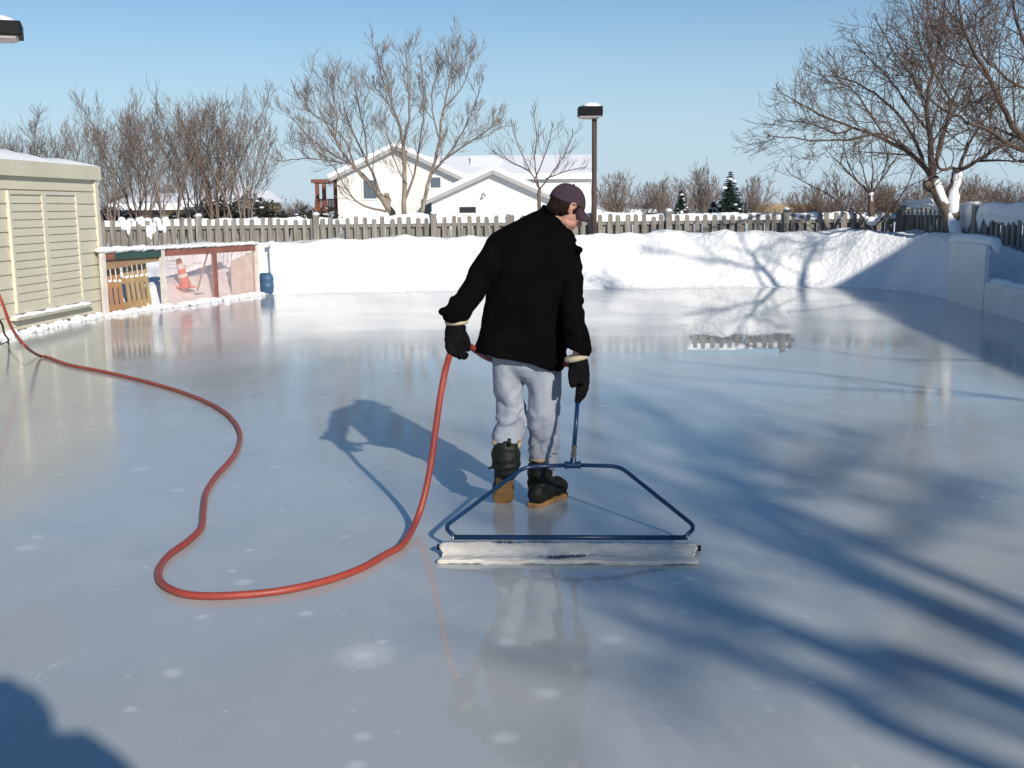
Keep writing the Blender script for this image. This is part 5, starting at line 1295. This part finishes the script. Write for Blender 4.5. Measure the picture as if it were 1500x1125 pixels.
he((0, .091, -.066), (.022, .010, .006)); he((0, .089, -.076), (.019, .010, .0065))
bd_.tube([hl_(0, -.02, -.04), P(819, 319, 5.825), P(812, 334, 5.86), P(802, 352, 5.87)], [.050, .047, .047, .050], n=18)
# slimmer torso, arms, hands and legs carried on the same skin under the clothes
def shrink(rg_, f): 
    c = sum(rg_, Vector()) / len(rg_); return [c + (v - c) * f for v in rg_]
bd_.rings([shrink(ringLR(a_, b_, y, h), .78) for a_, b_, y, h in torso[1:-2]])
def thin(seq, f): return [(a_, b_, y, r * f) for a_, b_, y, r in seq]
smooth_tube(bd_, thin([(752, 347, 5.80, 17), (733, 358, 5.78, 20), (716, 383, 5.72, 19), (702, 408, 5.66, 18), (692, 428, 5.61, 15), (678, 446, 5.56, 13), (668, 461, 5.53, 12), (668, 476, 5.53, 11)], .7), n=14)
smooth_tube(bd_, thin([(820, 362, 5.80, 16), (834, 378, 5.78, 17), (838, 405, 5.73, 17), (838, 435, 5.69, 16), (838, 462, 5.65, 14), (843, 488, 5.61, 13), (847, 508, 5.59, 12), (846, 526, 5.585, 11)], .7), n=14)
for s_ in hd_l + hd_r: smooth_tube(bd_, thin(s_, .62), n=8, sub=2)
bd_.rings([shrink(ringLR((724, 470), (818, 475), 5.79, .115), .72), shrink(ringLR((724, 500), (818, 505), 5.79, .115), .72), shrink(ringLR((724, 535), (820, 538), 5.79, .10), .66)])
smooth_tube(bd_, thin([(746, 530, 5.79, 24), (744, 560, 5.82, 24), (746, 585, 5.85, 21), (750, 604, 5.86, 18), (748, 618, 5.80, 17), (746, 640, 5.70, 15), (743, 662, 5.63, 12), (742, 682, 5.60, 9)], .72), n=14)
smooth_tube(bd_, thin([(797, 535, 5.79, 26), (797, 560, 5.79, 26), (797, 590, 5.80, 22), (797, 618, 5.80, 19), (796, 645, 5.81, 16), (794, 685, 5.81, 12), (791, 712, 5.81, 9)], .72), n=14)
fused('body', bd_, M_skin, PR, .0038, 5)
# eyes and lips
mb = MB()
for s_ in (-1, 1): mb.ell(hl_(s_ * .031, .080, -.012), (.012, .012, .011), HM)
mb.build('eyes', mat('eye_white', (.6, .58, .55), .3), PR, smooth=True)
mb = MB()
for s_ in (-1, 1): mb.tube([hl_(s_ * .014, .098, .006), hl_(s_ * .033, .092, .012), hl_(s_ * .050, .076, .006)], [.003, .004, .002], n=6)
mb.build('eyebrows', M_hair, PR, smooth=True)
# hair
hm = MB(); hm.ell(hl_(0, -.030, -.012), (.0765, .072, .066), HM, 20, 12); hm.ell(hl_(0, -.052, -.045), (.056, .046, .040), HM, 18, 12)
for s_ in (-1, 1): hm.tube([hl_(s_ * .068, .02, .02), hl_(s_ * .070, .024, -.012), hl_(s_ * .068, .024, -.032)], [.016, .011, .006], n=10)
fused('hair', hm, M_hair, PR, .0045, 2, lambda c, n_: .004 * noise.noise(c * 70) + .002 * noise.noise(c * 160))
# cap: six panel crown and curved brim
cp = MB(); N_ = 48; rs = []
for j in range(15):
    th = math.pi / 2 * j / 14; zc = math.sin(th) ; rc = math.cos(th) ** .82 if j < 14 else .03
    seam = lambda k: 1 - .012 * math.exp(-(((k * 6 / N_ + .5) % 1 - .5) / .05) ** 2) * math.cos(th)
    rs.append([cl_(.084 * rc * seam(k) * math.cos(k * 6.2832 / N_), -.010 + (.106 if math.sin(k * 6.2832 / N_) > 0 else .100) * rc * seam(k) * math.sin(k * 6.2832 / N_), .004 + .110 * zc + (.004 * math.sin(k * 6.2832 / N_ * 3) * rc)) for k in range(N_)])
cp.rings(rs)
# small cloth rise at the back, strap gap
cap_o = cp.build('cap', M_cap, PR, smooth=True)
md = cap_o.modifiers.new('s', 'SUBSURF'); md.levels = 1; md.render_levels = 1
bm_ = MB(); rows = []
for j in range(9):
    v = j / 8; row = []
    for i in range(21):
        u = (i - 10) / 10; w_ = .074 * (1 - .18 * v ** 3); ang = u * 1.25
        x_ = math.sin(ang) / math.sin(1.25) * w_ ; y0 = -.010 + .104 * math.sqrt(max(0, 1 - (x_ / .084) ** 2)); y1 = y0 + .066 * math.sqrt(max(0, 1 - (abs(u)) ** 3.2))
        row.append(cl_(x_, y0 + (y1 - y0) * v - .006, .013 - .034 * v - .022 * (abs(u) ** 2) * v - .004 * u * u))
    rows.append(row)
bm_.v = [tuple(v) for r_ in rows for v in r_]
for j in range(8):
    for i in range(20): q = j * 21 + i; bm_.f.append((q, q + 1, q + 22, q + 21))
o = bm_.build('brim', M_cap, None, smooth=True); o.parent = cap_o; md = o.modifiers.new('t', 'SOLIDIFY'); md.thickness = .004; md.offset = 0
mb = MB(); mb.ell(cl_(0, -.010, .117), (.007, .007, .004), CM); o = mb.build('button', M_cap, None, smooth=True); o.parent = cap_o

# ------------------------------------------------------------------ the photographer, seen only as a shadow
PH = empty('person', (0.02, -.32, 0), 'dark jacketed person behind the viewpoint, seen only as the lower left shadow', 'person')
bx = Vector((0.02, -.19, 0)); mb = MB()
mb.ell(bx + Vector((0, .0, 1.68)), (.078, .095, .118)); mb.tube([bx + Vector((0, -.01, 1.56)), bx + Vector((0, -.02, 1.42))], .058, n=14); mb.ell(bx + Vector((0, .095, 1.61)), (.012, .018, .02))
mb.rings([[bx + Vector((w_ * math.cos(k * .2618), d_ * math.sin(k * .2618), z)) for k in range(24)] for z, w_, d_ in ((1.47, .07, .07), (1.42, .19, .10), (1.30, .21, .12), (1.05, .17, .11), (.92, .18, .12), (.82, .18, .12))])
for s_ in (-1, 1):
    mb.tube(catmull([bx + Vector((s_ * .18, 0, 1.40)), bx + Vector((s_ * .27, .0, 1.50)), bx + Vector((s_ * .27, .0, 1.56)), bx + Vector((s_ * .13, .08, 1.62))], 5), lerp_list([.06, .048, .042, .03], 16), n=12)
    for f_ in range(4): mb.tube([bx + Vector((s_ * .13, .08, 1.58 + f_ * .018)), bx + Vector((s_ * .10, .105, 1.585 + f_ * .018)), bx + Vector((s_ * .08, .10, 1.585 + f_ * .018))], [.010, .009, .007], n=8)
    mb.tube([bx + Vector((s_ * .12, .08, 1.58)), bx + Vector((s_ * .09, .09, 1.56))], [.012, .009], n=8)
    mb.tube([bx + Vector((s_ * .09, 0, .86)), bx + Vector((s_ * .11, .01, .48)), bx + Vector((s_ * .12, -.02, .07))], [.085, .06, .045], n=14); mb.ell(bx + Vector((s_ * .12, .05, .04)), (.045, .13, .042))
fused('body', mb, M_skin, PH, .008, 3)
mb = MB(); mb.rings([[bx + Vector((w_ * math.cos(k * .2618), d_ * math.sin(k * .2618), z)) for k in range(24)] for z, w_, d_ in ((1.50, .08, .085), (1.43, .21, .12), (1.30, .245, .15), (1.05, .23, .15), (.85, .24, .16), (.72, .25, .16))])
for s_ in (-1, 1): mb.tube(catmull([bx + Vector((s_ * .18, 0, 1.39)), bx + Vector((s_ * .27, .0, 1.49)), bx + Vector((s_ * .27, .0, 1.57)), bx + Vector((s_ * .15, .04, 1.66))], 5), lerp_list([.10, .10, .10, .09], 16), n=14)
for s_ in (-1, 1): mb.ell(bx + Vector((s_ * .15, -.01, 1.60)), (.14, .10, .15))  # raised sleeves and shoulder lobes added to fill out the cast shadow
fused('jacket', mb, M_coat, PH, .012, 3)
mb = MB(); 
for s_ in (-1, 1): mb.tube([bx + Vector((s_ * .09, 0, .88)), bx + Vector((s_ * .11, .01, .48)), bx + Vector((s_ * .12, -.01, .09))], [.11, .085, .07], n=14)
fused('trousers', mb, mat('dark_trousers', (.03, .035, .05), .9), PH, .012, 3)
for s_ in (-1, 1):
    mb = MB(); mb.ell(bx + Vector((s_ * .12, .045, .05)), (.055, .145, .05)); mb.tube([bx + Vector((s_ * .12, -.03, .05)), bx + Vector((s_ * .12, -.02, .16))], .062, n=14); fused('boot', mb, M_boot, PH, .01, 2)
mb = MB(); mb.ell(bx + Vector((0, -.005, 1.76)), (.15, .13, .165)); mb.ell(bx + Vector((0, -.005, 1.92)), (.05, .05, .035)); mb.build('shadow_hat', M_glove, PH, smooth=True)  # oversized hat added so the cast shadow reaches further and wider
